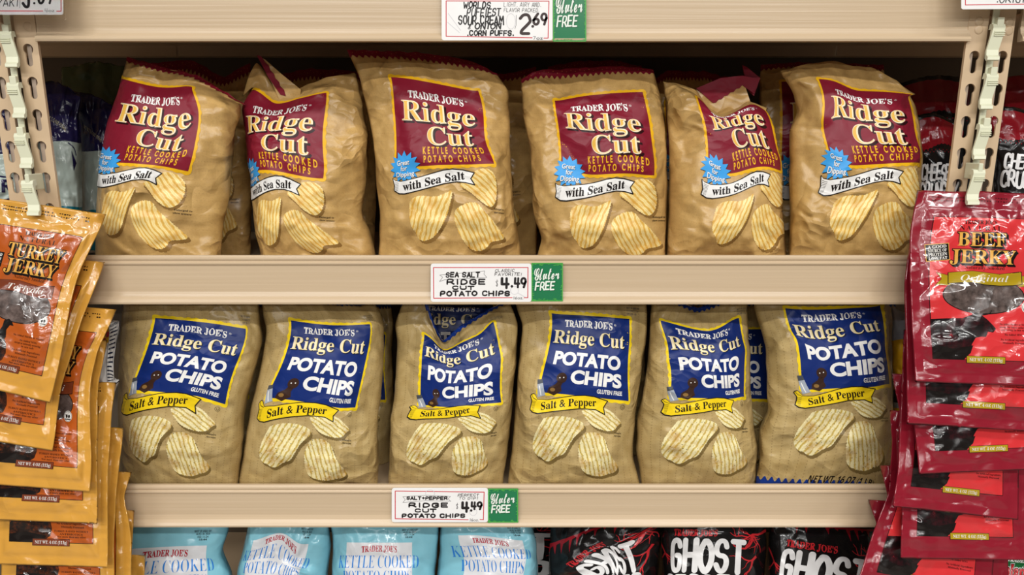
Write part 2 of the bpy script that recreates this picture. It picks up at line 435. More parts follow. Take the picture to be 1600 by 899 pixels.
def seal(D, mat, x0, x1, y0, y1):
    D.element('top_seal'); D.add(M[mat], .5, poly(zigseal(x0, x1, y0, y1)))
    D.add(M['gold'], .6, cat(*[ellipse(x, y0 + 3.5 + 2.5 * (i % 2), .5, .5, 6) for i, x in enumerate(np.arange(x0 + 4, x1, 8.0))]))

# ---- maroon label bag
def r3(x, y):
    px, py = 580 + x / 4.733, 220 + y / 4.733
    return ((px - 619) * .98, 130 + (py - 260) + .026 * (px - 619))
def R3(l): return [r3(*p) for p in l]
def red_design():
    D = Design('kraft'); w = 150; h = 130
    chip(D, R3([(615, 355), (560, 385), (490, 412), (370, 395), (290, 430), (270, 500), (255, 570), (255, 640), (290, 690), (300, 735), (350, 748), (430, 720), (500, 650), (560, 560), (590, 470)]), M['chip_y'], .35, M['shade'], -1.15, 7.6, 3)
    chip(D, R3([(640, 320), (760, 225), (840, 200), (910, 240), (945, 330), (945, 420), (920, 475), (880, 487), (800, 440), (740, 385)]), M['chip_y'], .35, M['shade'], .75, 7.2, 4)
    chip(D, R3([(640, 495), (720, 455), (790, 460), (830, 510), (900, 570), (960, 640), (1005, 695), (960, 720), (880, 735), (850, 780), (780, 812), (700, 790), (640, 700), (612, 600), (615, 530)]), M['chip_y'], .35, M['shade'], 1.2, 7.4, 5)
    D.element('front_label')
    D.add(M['yellow'], .5, poly(smooth(wavy([(-4, -5), (w + 4, -4), (w + 4, h + 5), (-4, h + 4)], 1.3, 12, 2), 1, True)))
    D.add(M['maroon'], .65, poly([(0, 0), (w * .5, .8), (w, 0), (w - .6, h / 2), (w, h), (w / 2, h - .8), (0, h), (.6, h / 2)]))
    D.element('brand_lettering', 'front_label')
    bob = lambda x, y: (x, y + 1.0 * math.sin(x * .55))
    D.add(M['white'], .8, text("TRADER JOE'S", 27, 120, 32, 11.5, 'b', .012, f=bob))
    D.add(M['white'], .8, text('®', 123, 127, 25, 3))
    D.element('product_lettering', 'front_label')
    for (t, x0, x1, yb, cp) in (('Ridge', 14, 135, 66, 29), ('Cut', 55, 131, 99, 26)):
        D.add(M['inkm'], .75, tr(text(t, x0, x1, yb, cp, 'b', .022), 3.2, 2.6))
        D.add(M['cream'], .85, text(t, x0, x1, yb, cp, 'b', .010))
        D.add(M['gold'], .95, tr(text(t, x0, x1, yb, cp, 'b', -.027), -1.0, 0))
    D.element('flavour_lettering', 'front_label')
    for (t, x0, x1, yb, cp) in (('KETTLE COOKED', 47, 141, 112, 9.6), ('POTATO CHIPS', 48, 132, 124.5, 9.6)):
        D.add(M['yellow'], .8, text(t, x0, x1, yb, cp, 'n', .03, 1.8))
    D.element('starburst')
    cx, cy = r3(258, 190); P = []
    for k in range(28):
        a = math.pi * 2 * k / 28 - math.pi / 2; q = 1.0 if k % 2 == 0 else .70
        P.append((cx + 28 * q * math.cos(a), cy + 24 * q * math.sin(a)))
    D.add(M['ink'], .8, tr(poly(P), .8, .8)); D.add(M['sky'], .9, poly(P))
    D.element('starburst_lettering', 'starburst')
    for t, x0, x1, yb in (('Great', cx - 13, cx + 9, cy - 4), ('for', cx - 6, cx + 5, cy + 4.5), ('Dipping', cx - 14, cx + 17, cy + 13.5)):
        q = lambda x, y: (x, y - (x - cx) * .08)
        D.add(M['inkn'], 1.0, tr(text(t, x0, x1, yb, 7, 'n', .03, f=q), .5, .5)); D.add(M['white'], 1.05, text(t, x0, x1, yb, 7, 'n', .015, f=q))
    D.element('banner')
    B = R3([(152, 278), (170, 290), (225, 294), (300, 278), (400, 256), (480, 234), (560, 212), (620, 204), (690, 213), (764, 236), (738, 280), (764, 327), (700, 308), (640, 301), (560, 312), (450, 340), (350, 365), (250, 389), (200, 391), (158, 372), (168, 330)])
    D.add(M['ink'], 1.0, poly(B)); D.add(M['ink'], 1.0, outline(B, 1.6)); cB = np.mean(B, 0)
    D.add(M['white'], 1.1, poly([tuple(np.array(p) + (cB - p) * np.array([.012, .06])) for p in B]))
    D.add(M['ink'], 1.2, cat(*[ribbon([r3(170, 300 + k * 9), r3(212 - k * 2, 306 + k * 8)], .5, cap=False) for k in range(9)]))
    D.element('banner_lettering', 'banner')
    xa, _ = r3(245, 362); xb, _ = r3(697, 282)
    base = lambda x: np.interp(x, [r3(245, 0)[0], r3(390, 0)[0], r3(540, 0)[0], r3(697, 0)[0]], [r3(245, 364)[1], r3(390, 337)[1], r3(540, 303)[1], r3(697, 284)[1]])
    D.add(M['ink'], 1.25, text('with Sea Salt', xa, xb, 0, 12.5, 'b', .012, f=lambda x, y: (x, y + base(x))))
    D.element('small_lettering')
    for k, t in enumerate(('Enlarged to', 'show texture')): D.add(M['ink'], .5, text(t, 153, 172, 200 + k * 5.5, 3, 'b'))
    D.element('weight_lettering'); D.add(M['ink'], .5, text('NET WT. 16 OZ (1 LB)', 20, 110, 280, 8, 'n', .02))
    seal(D, 'maroon_seal', -72, 222, -54, -37)
    return D
# ---- navy label bag
def b4(x, y):
    px, py = 800 + x / 5.29, 590 + y / 5.29
    return (px - 842, 130 + (py - 613) - .1 * (px - 842))
def B4(l): return [b4(*p) for p in l]
def blue_design():
    D = Design('kraft_pale'); w = 140; h = 130
    chip(D, B4([(270, 335), (400, 318), (520, 340), (585, 375), (592, 420), (540, 460), (500, 500), (460, 570), (430, 630), (380, 640), (330, 680), (290, 687), (240, 650), (210, 640), (182, 605), (168, 560), (178, 490), (210, 420), (250, 370)]), M['chip_p'], .35, M['shade2'], -1.05, 7.2, 6)
    chip(D, B4([(565, 262), (600, 330), (650, 395), (720, 430), (800, 447), (870, 440), (890, 410), (938, 378), (880, 330), (790, 255), (680, 240)]), M['chip_p'], .35, M['shade2'], .55, 6.5, 7)
    chip(D, B4([(590, 462), (640, 453), (700, 455), (770, 505), (800, 580), (840, 650), (900, 710), (922, 750), (890, 790), (820, 805), (760, 822), (690, 815), (620, 790), (575, 740), (550, 660), (542, 570), (565, 510)]), M['chip_p'], .35, M['shade2'], 1.25, 7.0, 8)
    D.element('front_label')
    D.add(M['lemon'], .5, poly(smooth(wavy([(-4, -5), (w + 4, -4), (w + 4, h + 5), (-4, h + 4)], 1.3, 12, 3), 1, True)))
    D.add(M['navy'], .65, poly([(0, 0), (w * .5, .8), (w, 0), (w - .6, h / 2), (w, h), (w / 2, h - .8), (0, h), (.6, h / 2)]))
    D.element('brand_lettering', 'front_label')
    D.add(M['white'], .8, text("TRADER JOE'S", 22, 109, 20, 10.5, 'b', .014, f=lambda x, y: (x, y + .9 * math.sin(x * .55))))
    D.add(M['white'], .8, text('®', 112, 116, 14, 3))
    D.element('product_lettering', 'front_label')
    D.add(M['inkn'], .75, tr(text('Ridge Cut', 5, 131, 48, 21, 'b', .012), 1.6, 1.4)); D.add(M['butter'], .85, text('Ridge Cut', 5, 131, 48, 21, 'b', .004))
    D.add(M['cream'], .95, tr(text('Ridge Cut', 5, 131, 48, 21, 'b', -.027), -.8, 0))
    D.element('flavour_lettering', 'front_label')
    D.add(M['white'], .8, text('POTATO', 14, 124, 82, 19.5, 'n', .044)); D.add(M['white'], .8, text('CHIPS', 47, 126, 110, 19.5, 'n', .044))
    D.add(M['white'], .8, text('GLUTEN FREE', 90, 128, 122.5, 6.2, 'n', .035))
    D.element('pepper_mill_picture')
    D.add(M['brown'], 1.0, cat(ellipse(32, 104, 8.2, 8.6, 20), poly([(27, 110), (35, 111), (33, 117), (35, 125), (24, 133), (13, 129), (15, 121), (24, 115)])))
    D.add(M['shade'], 1.1, cat(ellipse(21, 124, 4, 3, 12))); D.add(M['white'], 1.15, cat(ellipse(29, 104, 1.0, 1.0, 8), ellipse(35, 103, 1.0, 1.0, 8)))
    D.element('salt_shaker_picture')
    D.add(M['silver'], 1.0, poly([(-5, 117), (4, 115), (11, 134), (-1, 138)])); D.add(M['steel'], 1.1, poly([(-6.5, 110), (2, 109), (4, 115), (-5, 117.5)]))
    D.add(M['white'], 1.1, ribbon([(-1, 120), (4, 134)], 1.6))
    D.element('banner')
    B = B4([(150, 150), (158, 137), (180, 132), (195, 150), (215, 183), (300, 188), (400, 170), (500, 152), (600, 148), (680, 158), (792, 195), (757, 250), (767, 307), (690, 266), (560, 258), (400, 276), (220, 299), (175, 288), (150, 262), (162, 225), (168, 190)])
    D.add(M['ink'], 1.1, poly(B)); D.add(M['ink'], 1.1, outline(B, 1.5)); cB = np.mean(B, 0)
    D.add(M['lemon'], 1.2, poly([tuple(np.array(p) + (cB - p) * np.array([.012, .05])) for p in B]))
    D.add(M['ink'], 1.3, cat(*[ribbon([b4(168, 195 + k * 9), b4(205 - k * 2, 198 + k * 9)], .5, cap=False) for k in range(10)]))
    D.add(M['ink'], 1.3, ribbon(B4([(160, 140), (178, 168), (212, 186)]), .9))
    D.element('banner_lettering', 'banner')
    bx = [b4(x, 0)[0] for x in (250, 400, 540, 695)]; by = [b4(x, y)[1] for x, y in ((250, 270), (400, 247), (540, 233), (695, 238))]
    base = lambda x: np.interp(x, bx, by)
    D.add(M['ink'], 1.35, text('Salt & Pepper', bx[0], bx[-1], 0, 11.5, 'b', .006, f=lambda x, y: (x, y + base(x))))
    D.element('small_lettering')
    for k, t in enumerate(('Enlarged to', 'show texture')): D.add(M['ink'], .5, text(t, 122, 137, 183 + k * 4.5, 2.6, 'b'))
    D.add(M['ink'], .5, cat(outline([(131 + 3.6 * math.cos(a), 141 + 3.6 * math.sin(a)) for a in np.linspace(0, 5.9, 14)], .45), text('U', 129.6, 132.4, 143, 3.4)))
    for k, t in enumerate(('BEST IF USED BY', '11/13/2025 51', '09:28:10')): D.add(M['steel'], .5, text(t, 136, 158 - k * 3, -16 + k * 4.6, 3.0))
    D.element('weight_lettering'); D.add(M['ink'], .5, text('NET WT. 16 OZ (1 LB)', 20, 118, 270, 9, 'sb', 0, shear=.2))
    seal(D, 'navy_seal', -62, 212, -66, -50)
    D.element('bottom_seal'); D.add(M['navy_seal'], .5, poly([(x, 540 - y) for x, y in zigseal(-62, 212, 262, 274)][::-1]))
    return D

# ------------------------------------------------------------------ pouches: a puffed bag whose printed face follows the photo's layout
def tps(src, dst, lam=.02):
    s = src / 100.0; n = len(s)
    def Uf(r2): return .5 * r2 * np.log(np.maximum(r2, 1e-12))
    K = Uf(((s[:, None] - s[None]) ** 2).sum(-1)) + lam * np.eye(n); Pm = np.concatenate([np.ones((n, 1)), s], 1)
    A = np.zeros((n + 3, n + 3)); A[:n, :n] = K; A[:n, n:] = Pm; A[n:, :n] = Pm.T
    W = np.linalg.solve(A, np.concatenate([dst, np.zeros((3, 2))]))
    def f(q):
        q = q / 100.0; R = Uf(((q[:, None] - s[None]) ** 2).sum(-1))
        return R @ W[:n] + np.concatenate([np.ones((len(q), 1)), q], 1) @ W[n:]
    return f
def facets(X, Y, dom, seed, cell, sx, sy):
    """a crumpled sheet: random heights joined by flat triangles, so that sharp folds run between them"""
    rr = random.Random(seed); xl, xr, yt, yb = dom; m = cell * 1.5
    pts = []; y = yt - m; row = 0
    cx, cy = cell * sx, cell * sy
    while y < yb + m:
        x = xl - m + (row % 2) * cx / 2
        while x < xr + m: pts.append(Vector((x + rr.uniform(-.42, .42) * cx, y + rr.uniform(-.42, .42) * cy))); x += cx
        y += cy; row += 1
    V, _, T, *_r = delaunay_2d_cdt(pts, [], [], 0, 1e-5)
    V = np.array([(v.x, v.y) for v in V]); hz = np.array([rr.uniform(-1, 1) for _ in V]); H = np.zeros_like(X)
    x0, y0 = X[0, 0], Y[0, 0]; g = STEP; ny, nx = X.shape
    for t in T:
        p = V[list(t)]; h = hz[list(t)]
        i0, i1 = max(0, int(math.ceil((p[:, 0].min() - x0) / g))), min(nx - 1, int(math.floor((p[:, 0].max() - x0) / g)))
        j0, j1 = max(0, int(math.ceil((p[:, 1].min() - y0) / g))), min(ny - 1, int(math.floor((p[:, 1].max() - y0) / g)))
        if i1 < i0 or j1 < j0: continue
        d = (p[1, 1] - p[2, 1]) * (p[0, 0] - p[2, 0]) + (p[2, 0] - p[1, 0]) * (p[0, 1] - p[2, 1])
        if abs(d) < 1e-9: continue
        xs, ys = X[j0:j1 + 1, i0:i1 + 1], Y[j0:j1 + 1, i0:i1 + 1]
        a = ((p[1, 1] - p[2, 1]) * (xs - p[2, 0]) + (p[2, 0] - p[1, 0]) * (ys - p[2, 1])) / d
        b = ((p[2, 1] - p[0, 1]) * (xs - p[2, 0]) + (p[0, 0] - p[2, 0]) * (ys - p[2, 1])) / d; c = 1 - a - b
        ok = (a >= -1e-6) & (b >= -1e-6) & (c >= -1e-6); v = a * h[0] + b * h[1] + c * h[2]
        H[j0:j1 + 1, i0:i1 + 1][ok] = v[ok]
    return H
def wrinkles(X, Y, dom, seed, amp, calm=None, n=40):
    rr = random.Random(seed); xl, xr, yt, yb = dom; H = np.zeros_like(X)
    for k in range(n):
        u, v = rr.random(), rr.random()
        z = rr.random()
        if z < .35: u = u * .28; ang = rr.uniform(-.6, .6)
        elif z < .65: u = 1 - u * .28; ang = rr.uniform(-.6, .6)
        elif z < .85: v = v * .22; ang = rr.uniform(.7, 2.4)
        else: v = 1 - v * .2; ang = rr.choice([-1, 1]) * rr.uniform(.2, .9)
        cx, cy = xl + u * (xr - xl), yt + v * (yb - yt); L = rr.uniform(14, 55); wd = rr.uniform(4, 11); a = rr.uniform(.3, 1.0) * rr.choice([1, 1, -1])
        dx, dy = X - cx, Y - cy; al = dx * math.cos(ang) + dy * math.sin(ang); ac = -dx * math.sin(ang) + dy * math.cos(ang)
        al2 = al / L; tri = np.maximum(0, 1 - np.abs(ac) / (wd * (1 + .6 * np.clip(al2, -1, 1))))
        H += a * tri * np.exp(-al2 ** 2 * 2)
    f = facets(X, Y, dom, seed + 11, 36, 1.25, .9) * 2.3 + facets(X, Y, dom, seed + 12, 17, 1.3, .8) * 1.0
    lo = facets(X, Y, dom, seed + 13, 95, 1, 1) * 3.0
    edge = np.ones_like(X)
    if calm is not None:
        x0, x1, y0, y1 = calm
        inside = np.clip(np.minimum(np.minimum(X - x0, x1 - X), np.minimum(Y - y0, y1 - Y)) / 26 + .1, 0, 1); edge = 1 - .72 * inside
    W = (H * 1.3 + f) * edge + lo
    K = W.copy(); K[1:-1, 1:-1] = (W[1:-1, 1:-1] * 2 + W[:-2, 1:-1] + W[2:, 1:-1] + W[1:-1, :-2] + W[1:-1, 2:]) / 6
    return K * amp
def side(a, b, n):
    return [a + (b - a) * k / (n - 1) for k in range(n)]

def pouch(name, D, dom, T_, L_, R_, inner, Y0, thick, lean, seed, label=None, cat_=None, group=None, deck=None, ymin=None, amp=.0011, calm=None,
          prof='bag', omit=(), extra_fold=None, body='pouch', lam=.003, backfac=.9, basemat=None, bands=None, ncrease=46, ydip=None):
    g = STEP; xl, xr, yt, yb = dom
    ins = np.array(inner, float)
    A = np.linalg.lstsq(np.concatenate([ins[:, 2:], np.ones((len(ins), 1))], 1), ins[:, :2], rcond=None)[0]
    aff = lambda p: np.array([p[0], p[1], 1.0]) @ A
    def dens(P, m=3):
        P = [np.array(p, float) for p in P]; o = [P[0]]
        for a, b in zip(P, P[1:]): o += [a + (b - a) * k / m for k in range(1, m + 1)]
        return o
    C = [tuple(r) for r in ins]
    for P, xx in ((L_, xl), (R_, xr)):
        Q = dens(P, 2); ys = [aff(p)[1] for p in Q]
        ys[0], ys[-1] = yt, yb
        k0 = next((k for k in range(1, len(ys)) if ys[k] > yt + 14), len(ys) - 1)
        for k in range(1, k0): ys[k] = yt + (min(ys[k0], yb) - yt) * k / k0
        k1 = next((k for k in range(len(ys) - 2, 0, -1) if ys[k] < yb - 10), 0)
        for k in range(k1 + 1, len(ys) - 1): ys[k] = ys[k1] + (yb - ys[k1]) * (k - k1) / (len(ys) - 1 - k1)
        for k in range(1, len(ys)): ys[k] = max(ys[k], ys[k - 1] + .5)
        for p, y in zip(Q, ys): C.append((xx, min(y, yb), p[0], p[1]))
    tp = dens([L_[0]] + list(T_) + [R_[0]], 2)
    arc = np.concatenate([[0], np.cumsum([np.hypot(*(b - a)) for a, b in zip(tp, tp[1:])])]); xa = np.array([aff(p)[0] for p in tp])
    if len(xa) > 1:
        fx = (xa - xa[0]) / (xa[-1] - xa[0]); fa = arc / arc[-1]; fr = np.maximum.accumulate(.6 * fx + .4 * fa); fr = (fr - fr[0]) / (fr[-1] - fr[0])
        for p, t in list(zip(tp, fr))[1:-1]: C.append((xl + t * (xr - xl), yt, p[0], p[1]))
    bt = dens([L_[-1], R_[-1]], 4)
    for k, p in enumerate(bt[1:-1]): C.append((xl + (k + 1) / 4 * (xr - xl), yb, p[0], p[1]))
    C = np.array(C)
    f = tps(C[:, :2], C[:, 2:], lam)
    nx = int(round((xr - xl) / g)); ny = int(round((yb - yt) / g))
    X, Y = np.meshgrid(xl + np.arange(nx + 1) * g, yt + np.arange(ny + 1) * g)
    px = f(np.stack([X.ravel(), Y.ravel()], 1)).reshape(ny + 1, nx + 1, 2)
    S = (X - xl) / (xr - xl) * 2 - 1; Tt = 1 - (Y - yt) / (yb - yt)
    Yc = Y0 + lean * Tt
    if prof == 'bag':
        ej = np.array([noise.noise(Vector((y / 24.0, seed * 3.1, 0))) for y in Y[:, 0]])
        ek = np.array([noise.noise(Vector((y / 24.0, seed * 3.1, 9))) for y in Y[:, 0]])
        px[..., 0] += np.where(S < 0, ej[:, None], ek[:, None]) * 1.2 * np.abs(S) ** 5
        et = np.array([noise.noise(Vector((x / 14.0, seed * 2.7, 3))) for x in X[0]])
        px[..., 1] += et[None, :] * 2.0 * np.clip((Tt - .85) / .15, 0, 1)
    if prof == 'bag':
        up = np.clip((Tt - .5) / .5, 0, 1); h = thick * np.minimum(1, .5 + 2.4 * Tt) * (1 - .95 * up ** 1.7)
        pr = (np.maximum(0, 1 - np.abs(S) ** 2.6)) ** .55
    else:   # flat sachet with sealed borders
        bx = 15.0
        d = np.minimum(np.minimum(X - xl, xr - X), np.minimum((Y - yt) * .55, yb - Y))
        h = thick * np.clip((d - bx) / 26, 0, 1) ** .7 + .0006; pr = np.ones_like(X)
    wr = wrinkles(X, Y, dom, seed, amp, calm, ncrease)
    fadeS = np.minimum(1, (1 - np.abs(S)) * 5) if prof == 'bag' else np.minimum(1, .35 + (h / thick))
    # pleats gathering towards the top seal
    rr = random.Random(seed + 99)
    if prof == 'bag':
        pl = sum(np.sin(X / rr.uniform(5, 12) + rr.uniform(0, 6)) for _ in range(3)) * .0011 * np.clip((Tt - .72) / .28, 0, 1)
        wr = wr + pl
    if ydip is not None: Yc = Yc + ydip(X, Y)
    Yf = Yc - h * pr - wr * fadeS
    if ymin is not None: Yf = np.maximum(Yf, ymin)
    P = unp(px[..., 0], px[..., 1], Yf); Pc = unp(px[..., 0], px[..., 1], Yc)
    Pb = Pc + np.stack([np.zeros_like(h), h * pr * backfac, np.zeros_like(h)], -1)
    Pb[:, 0] = P[:, 0]; Pb[:, -1] = P[:, -1]; Pb[0] = P[0]; Pb[-1] = P[-1]
    if deck is not None:
        lowest = min(P[..., 2].min(), Pb[..., 2].min())
        for q in (P, Pb): q[..., 2] = np.maximum(q[..., 2], deck + .0006)
    tu = np.gradient(P, axis=1); tv = np.gradient(P, axis=0); Nn = np.cross(tu, -tv); Nn = -np.cross(tv, tu) if False else np.cross(-tv, tu) * -1
    Nn = Nn / np.maximum(np.linalg.norm(Nn, axis=-1, keepdims=True), 1e-12)
    if Nn[..., 1].mean() > 0: Nn = -Nn
    base = np.array([P[..., 0].mean(), Yc.mean(), (deck if deck is not None else P[..., 2].min())])
    root = empty(name, base)
    if label: tag(root, label, cat_, group)
    # body
    W = nx + 1; n0 = W * (ny + 1)
    bi = np.full((ny + 1, W), -1); k = n0; extra = []
    for j in range(ny + 1):
        for i in range(W):
            if i in (0, nx) or j in (0, ny): bi[j, i] = j * W + i
            else: bi[j, i] = k; k += 1; extra.append((j, i))
    V = np.concatenate([P.reshape(-1, 3), np.array([Pb[j, i] for j, i in extra])])
    uv = np.concatenate([np.stack([X.ravel(), -Y.ravel()], 1), np.array([(X[j, i], -Y[j, i]) for j, i in extra])]) / 100
    F, mi = [], []
    mats = [M[basemat or D.base]]
    bandid = None
    if bands:
        for (y0, y1, mname) in bands: mats.append(M[mname])
    for j in range(ny):
        bm = 0
        if bands:
            yy = yt + (j + .5) * g
            for q, (y0, y1, _) in enumerate(bands):
                if y0 <= yy < y1: bm = q + 1
        for i in range(nx):
            a = j * W + i; F.append((a, a + W, a + W + 1, a + 1)); mi.append(bm)
            F.append((bi[j, i], bi[j, i + 1], bi[j + 1, i + 1], bi[j + 1, i])); mi.append(bm)
    F = [tuple(int(q) for q in t) for t in F]
    po = obj(body, V, F, mats, root, True, mi, uv)
    made = {None: root}
    for nm, par, layers in D.el:
        if nm in omit or (par in omit): continue
        VV, FF, MI, UV, NO, ml, n = [], [], [], [], [], [], 0
        for mat, lift, v, fc, u in layers:
            if not len(v): continue
            ok = (v[:, 0] >= xl - 1e-4) & (v[:, 0] <= xr + 1e-4) & (v[:, 1] >= yt - 1e-4) & (v[:, 1] <= yb + 1e-4)
            fk = [q for q in fc if all(ok[i] for i in q)]
            if not fk: continue
            used = sorted({i for q in fk for i in q}); mp = {a: b + n for b, a in enumerate(used)}; vv = v[used]
            fx = np.clip((vv[:, 0] - xl) / g, 0, nx - 1e-6); fy = np.clip((vv[:, 1] - yt) / g, 0, ny - 1e-6)
            i0, j0 = fx.astype(int), fy.astype(int); a = (fx - i0)[:, None]; b = (fy - j0)[:, None]
            it = lambda Gd: Gd[j0, i0] * (1 - a) * (1 - b) + Gd[j0, i0 + 1] * a * (1 - b) + Gd[j0 + 1, i0] * (1 - a) * b + Gd[j0 + 1, i0 + 1] * a * b
            nn = it(Nn); nn /= np.linalg.norm(nn, axis=1, keepdims=True)
            VV.append(it(P) + nn * (lift * .00055 + .0001)); NO.append(nn); UV.append(u[used])
            if mat not in ml: ml.append(mat)
            FF += [tuple(mp[i] for i in q) for q in fk]; MI += [ml.index(mat)] * len(fk); n += len(used)
        if not FF: continue
        pa = made.get(par, root)
        made[nm] = obj(nm, np.concatenate(VV), FF, ml, pa, True, MI, np.concatenate(UV), np.concatenate(NO))
    return root, f

# ------------------------------------------------------------------ the setting and the shelves
def extrude_x(name, prof, x0, x1, mat, parent, smooth_=False, nseg=1):
    n = len(prof); V = []; F = []
    for s in range(nseg + 1):
        x = x0 + (x1 - x0) * s / nseg; V += [(x, y, z) for y, z in prof]
    for s in range(nseg):
        for i in range(n): a = s * n + i; b = s * n + (i + 1) % n; F.append((a, b, b + n, a + n))
    F.append(tuple(range(n))[::-1]); F.append(tuple(range(nseg * n, nseg * n + n)))
    return obj(name, V, F, mat, parent, smooth_)
def box(name, lo, hi, mat, parent=None, bev=0.0):
    (a, b, c), (d, e, f_) = lo, hi
    V = [(x, y, z) for x in (a, d) for y in (b, e) for z in (c, f_)]
    F = [(0, 1, 3, 2), (4, 6, 7, 5), (0, 4, 5, 1), (2, 3, 7, 6), (0, 2, 6, 4), (1, 5, 7, 3)]
    o = obj(name, V, F, mat, parent, loc=None if parent is not None else ((a + d) / 2, (b + e) / 2, c))
    if bev:
        m = o.modifiers.new('edge', 'BEVEL'); m.width = bev; m.segments = 2; m.limit_method = 'ANGLE'
    return o
XL = U(58, 40).x; XR = U(1514, 40).x
Z_TOPLIP = U(800, 66).z                      # lower edge of the upper price channel
LIP = {'upper': (Z_TOPLIP + .075, Z_TOPLIP), 'middle': (U(800, 399).z, U(800, 474).z), 'lower': (U(800, 757).z, U(800, 820).z)}
zbase_top = U(800, 757).z - .335
LIP['base'] = (zbase_top, zbase_top - .07)
DEPTH = .47
DECK = {k: v[0] - d for (k, v), d in zip(LIP.items(), (.022, .030, .036, .022))}
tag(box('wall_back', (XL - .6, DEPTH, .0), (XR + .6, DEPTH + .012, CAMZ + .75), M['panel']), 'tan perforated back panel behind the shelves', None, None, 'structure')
tag(box('floor', (-4.5, -8.5, -.02), (4.5, DEPTH + .02, 0), plain('grey_floor', '#6e6862', .4)), 'store floor in front of the shelves', None, None, 'structure')
def shelf(key, x0, x1, label):
    zt, zb = LIP[key]; h = zt - zb; zd = DECK[key]
    root = empty('shelf', ((x0 + x1) / 2, .2, zb)); tag(root, label, 'shelf', 'beige metal shelves')
    e0 = (XL - U(-14, 40).x + .004) / 2 if x0 != XL - .6 else 0; e1 = (U(1589, 40).x + .004 - XR) / 2 if x1 != XR + .6 else 0
    extrude_x('deck', [(.0165, zd - .002), (.0165, zd), (DEPTH - .004, zd), (DEPTH - .004, zd - .022), (DEPTH - .03, zd - .022), (DEPTH - .03, zd - .003), (.04, zd - .003), (.04, zd - .02), (.0165, zd - .02)], x0 - e0, x1 + e1, M['beige'], root)
    extrude_x('front_rail', [(.002, zd - .02), (.0165, zd - .02), (.0165, zd - .0185), (.002, zd - .0185)], x0, x1, M['beige'], root)
    P = [(.002, zt), (-.002, zt), (-.004, zt - .0025), (-.0042, zt - .005), (-.0026, zt - .0065), (-.0026, zt - .008), (-.0042, zt - .0095), (-.0042, zt - .0115), (-.0022, zt - .0135)]
    P += [(-.0018, zt - .02), (-.0012, zb + .016), (-.003, zb + .010), (-.0065, zb + .0065), (-.0085, zb + .003), (-.008, zb + .0004), (-.005, zb), (.0015, zb), (.002, zb + .004)]
    extrude_x('price_channel', P, x0, x1, M['channel'], root, False, 1)
    return root
shelf('upper', XL, XR, 'topmost beige shelf whose price channel holds the corn puffs sign')
shelf('middle', XL, XR, 'middle beige shelf carrying the maroon label chip bags')
shelf('lower', XL, XR, 'lower beige shelf carrying the navy label chip bags')
shelf('base', XL, XR, 'bottom beige shelf carrying the aqua and black chip bags')
shelf('upper', XL - .6, U(-14, 40).x - .004, 'topmost beige shelf of the next bay beyond the left uprights')
shelf('upper', U(1589, 40).x + .004, XR + .6, 'topmost beige shelf of the next bay beyond the right uprights')
shelf('middle', XL - .6, U(-14, 40).x - .004, 'middle beige shelf of the bay beyond the left uprights')
shelf('middle', U(1589, 40).x + .004, XR + .6, 'middle beige shelf of the bay beyond the right uprights')

def upright(px0, px1, py, label, z0, z1, zk, group, Yf=-.002):
    """slotted post: a face with keyholes and two side flanges, one mesh"""
    x0, x1 = U(px0, py, Yf).x, U(px1, py, Yf).x; cx = (x0 + x1) / 2; t = .0022; dep = .004
    V, F = [], []
    def quad(a, b, c, d):
        n = len(V); V.extend([a, b, c, d]); F.append((n, n + 1, n + 2, n + 3))
    pitch = .0395; r = .0064; sl = .0042
    def key(zc):
        P = []
        for k in range(17):
            a = math.radians(-50 + 280 * k / 16); P.append((cx + r * math.cos(a), zc + r * math.sin(a)))
        for k in range(9):
            a = math.radians(180 + 180 * k / 8); P.append((cx + sl * math.cos(a), zc - .0165 + sl * math.sin(a)))
        return P
    holes = []; z = zk
    while z - .03 > z0: holes.append(key(z)); z -= pitch
    zc = z1
    cells = []
    for hpts in holes:
        hz = max(p[1] for p in hpts) + .006; lz = hz - pitch
        if hz > z1: continue
        if zc > hz: cells.append((hz, zc, None))
        cells.append((lz, hz, hpts)); zc = lz
    if zc > z0: cells.append((z0, zc, None))
    for lo, hi, hp in cells:
        for yy, fl in ((Yf, 0), (Yf + t, 1)):
            o = [(x0, lo), (x1, lo), (x1, hi), (x0, hi)]
            if hp is None: pts = o; tri = [(0, 1, 2), (0, 2, 3)]
            else:
                pts = o + hp; tri = tessellate_polygon([[Vector((x, z_, 0)) for x, z_ in o], [Vector((x, z_, 0)) for x, z_ in hp]])
            n = len(V); V.extend([(x, yy, z_) for x, z_ in pts])
            for q in tri: F.append(tuple(i + n for i in (q if not fl else q[::-1])))
        if hp:
            for k in range(len(hp)):
                a, b = hp[k], hp[(k + 1) % len(hp)]; quad((a[0], Yf, a[1]), (b[0], Yf, b[1]), (b[0], Yf + t, b[1]), (a[0], Yf + t, a[1]))
    for xa, xb in ((x0, x0 + t), (x1 - t, x1)):
        for q in (((xa, Yf, z0), (xa, Yf + dep, z0), (xa, Yf + dep, z1), (xa, Yf, z1)), ((xb, Yf, z0), (xb, Yf, z1), (xb, Yf + dep, z1), (xb, Yf + dep, z0)), ((xa, Yf + dep, z0), (xb, Yf + dep, z0), (xb, Yf + dep, z1), (xa, Yf + dep, z1))): quad(*q)
    o = obj('shelf_upright', V, F, M['beige'], loc=(cx, Yf, z0)); tag(o, label, 'upright', group)
    box('inner_tongue', (cx - .0045, Yf + .0055, z0), (cx + .001, Yf + .0095, z1), M['tongue'], o)
    # shelf rivets seated in the topmost keyholes
    return o
ZU0, ZU1 = 0.0, U(800, -60).z
zk = U(47, 77).z
UPL = upright(46.5, 78.5, 215, 'beige slotted upright between the cream clip strip and the dark navy bags', ZU0, ZU1, zk, 'slotted uprights')
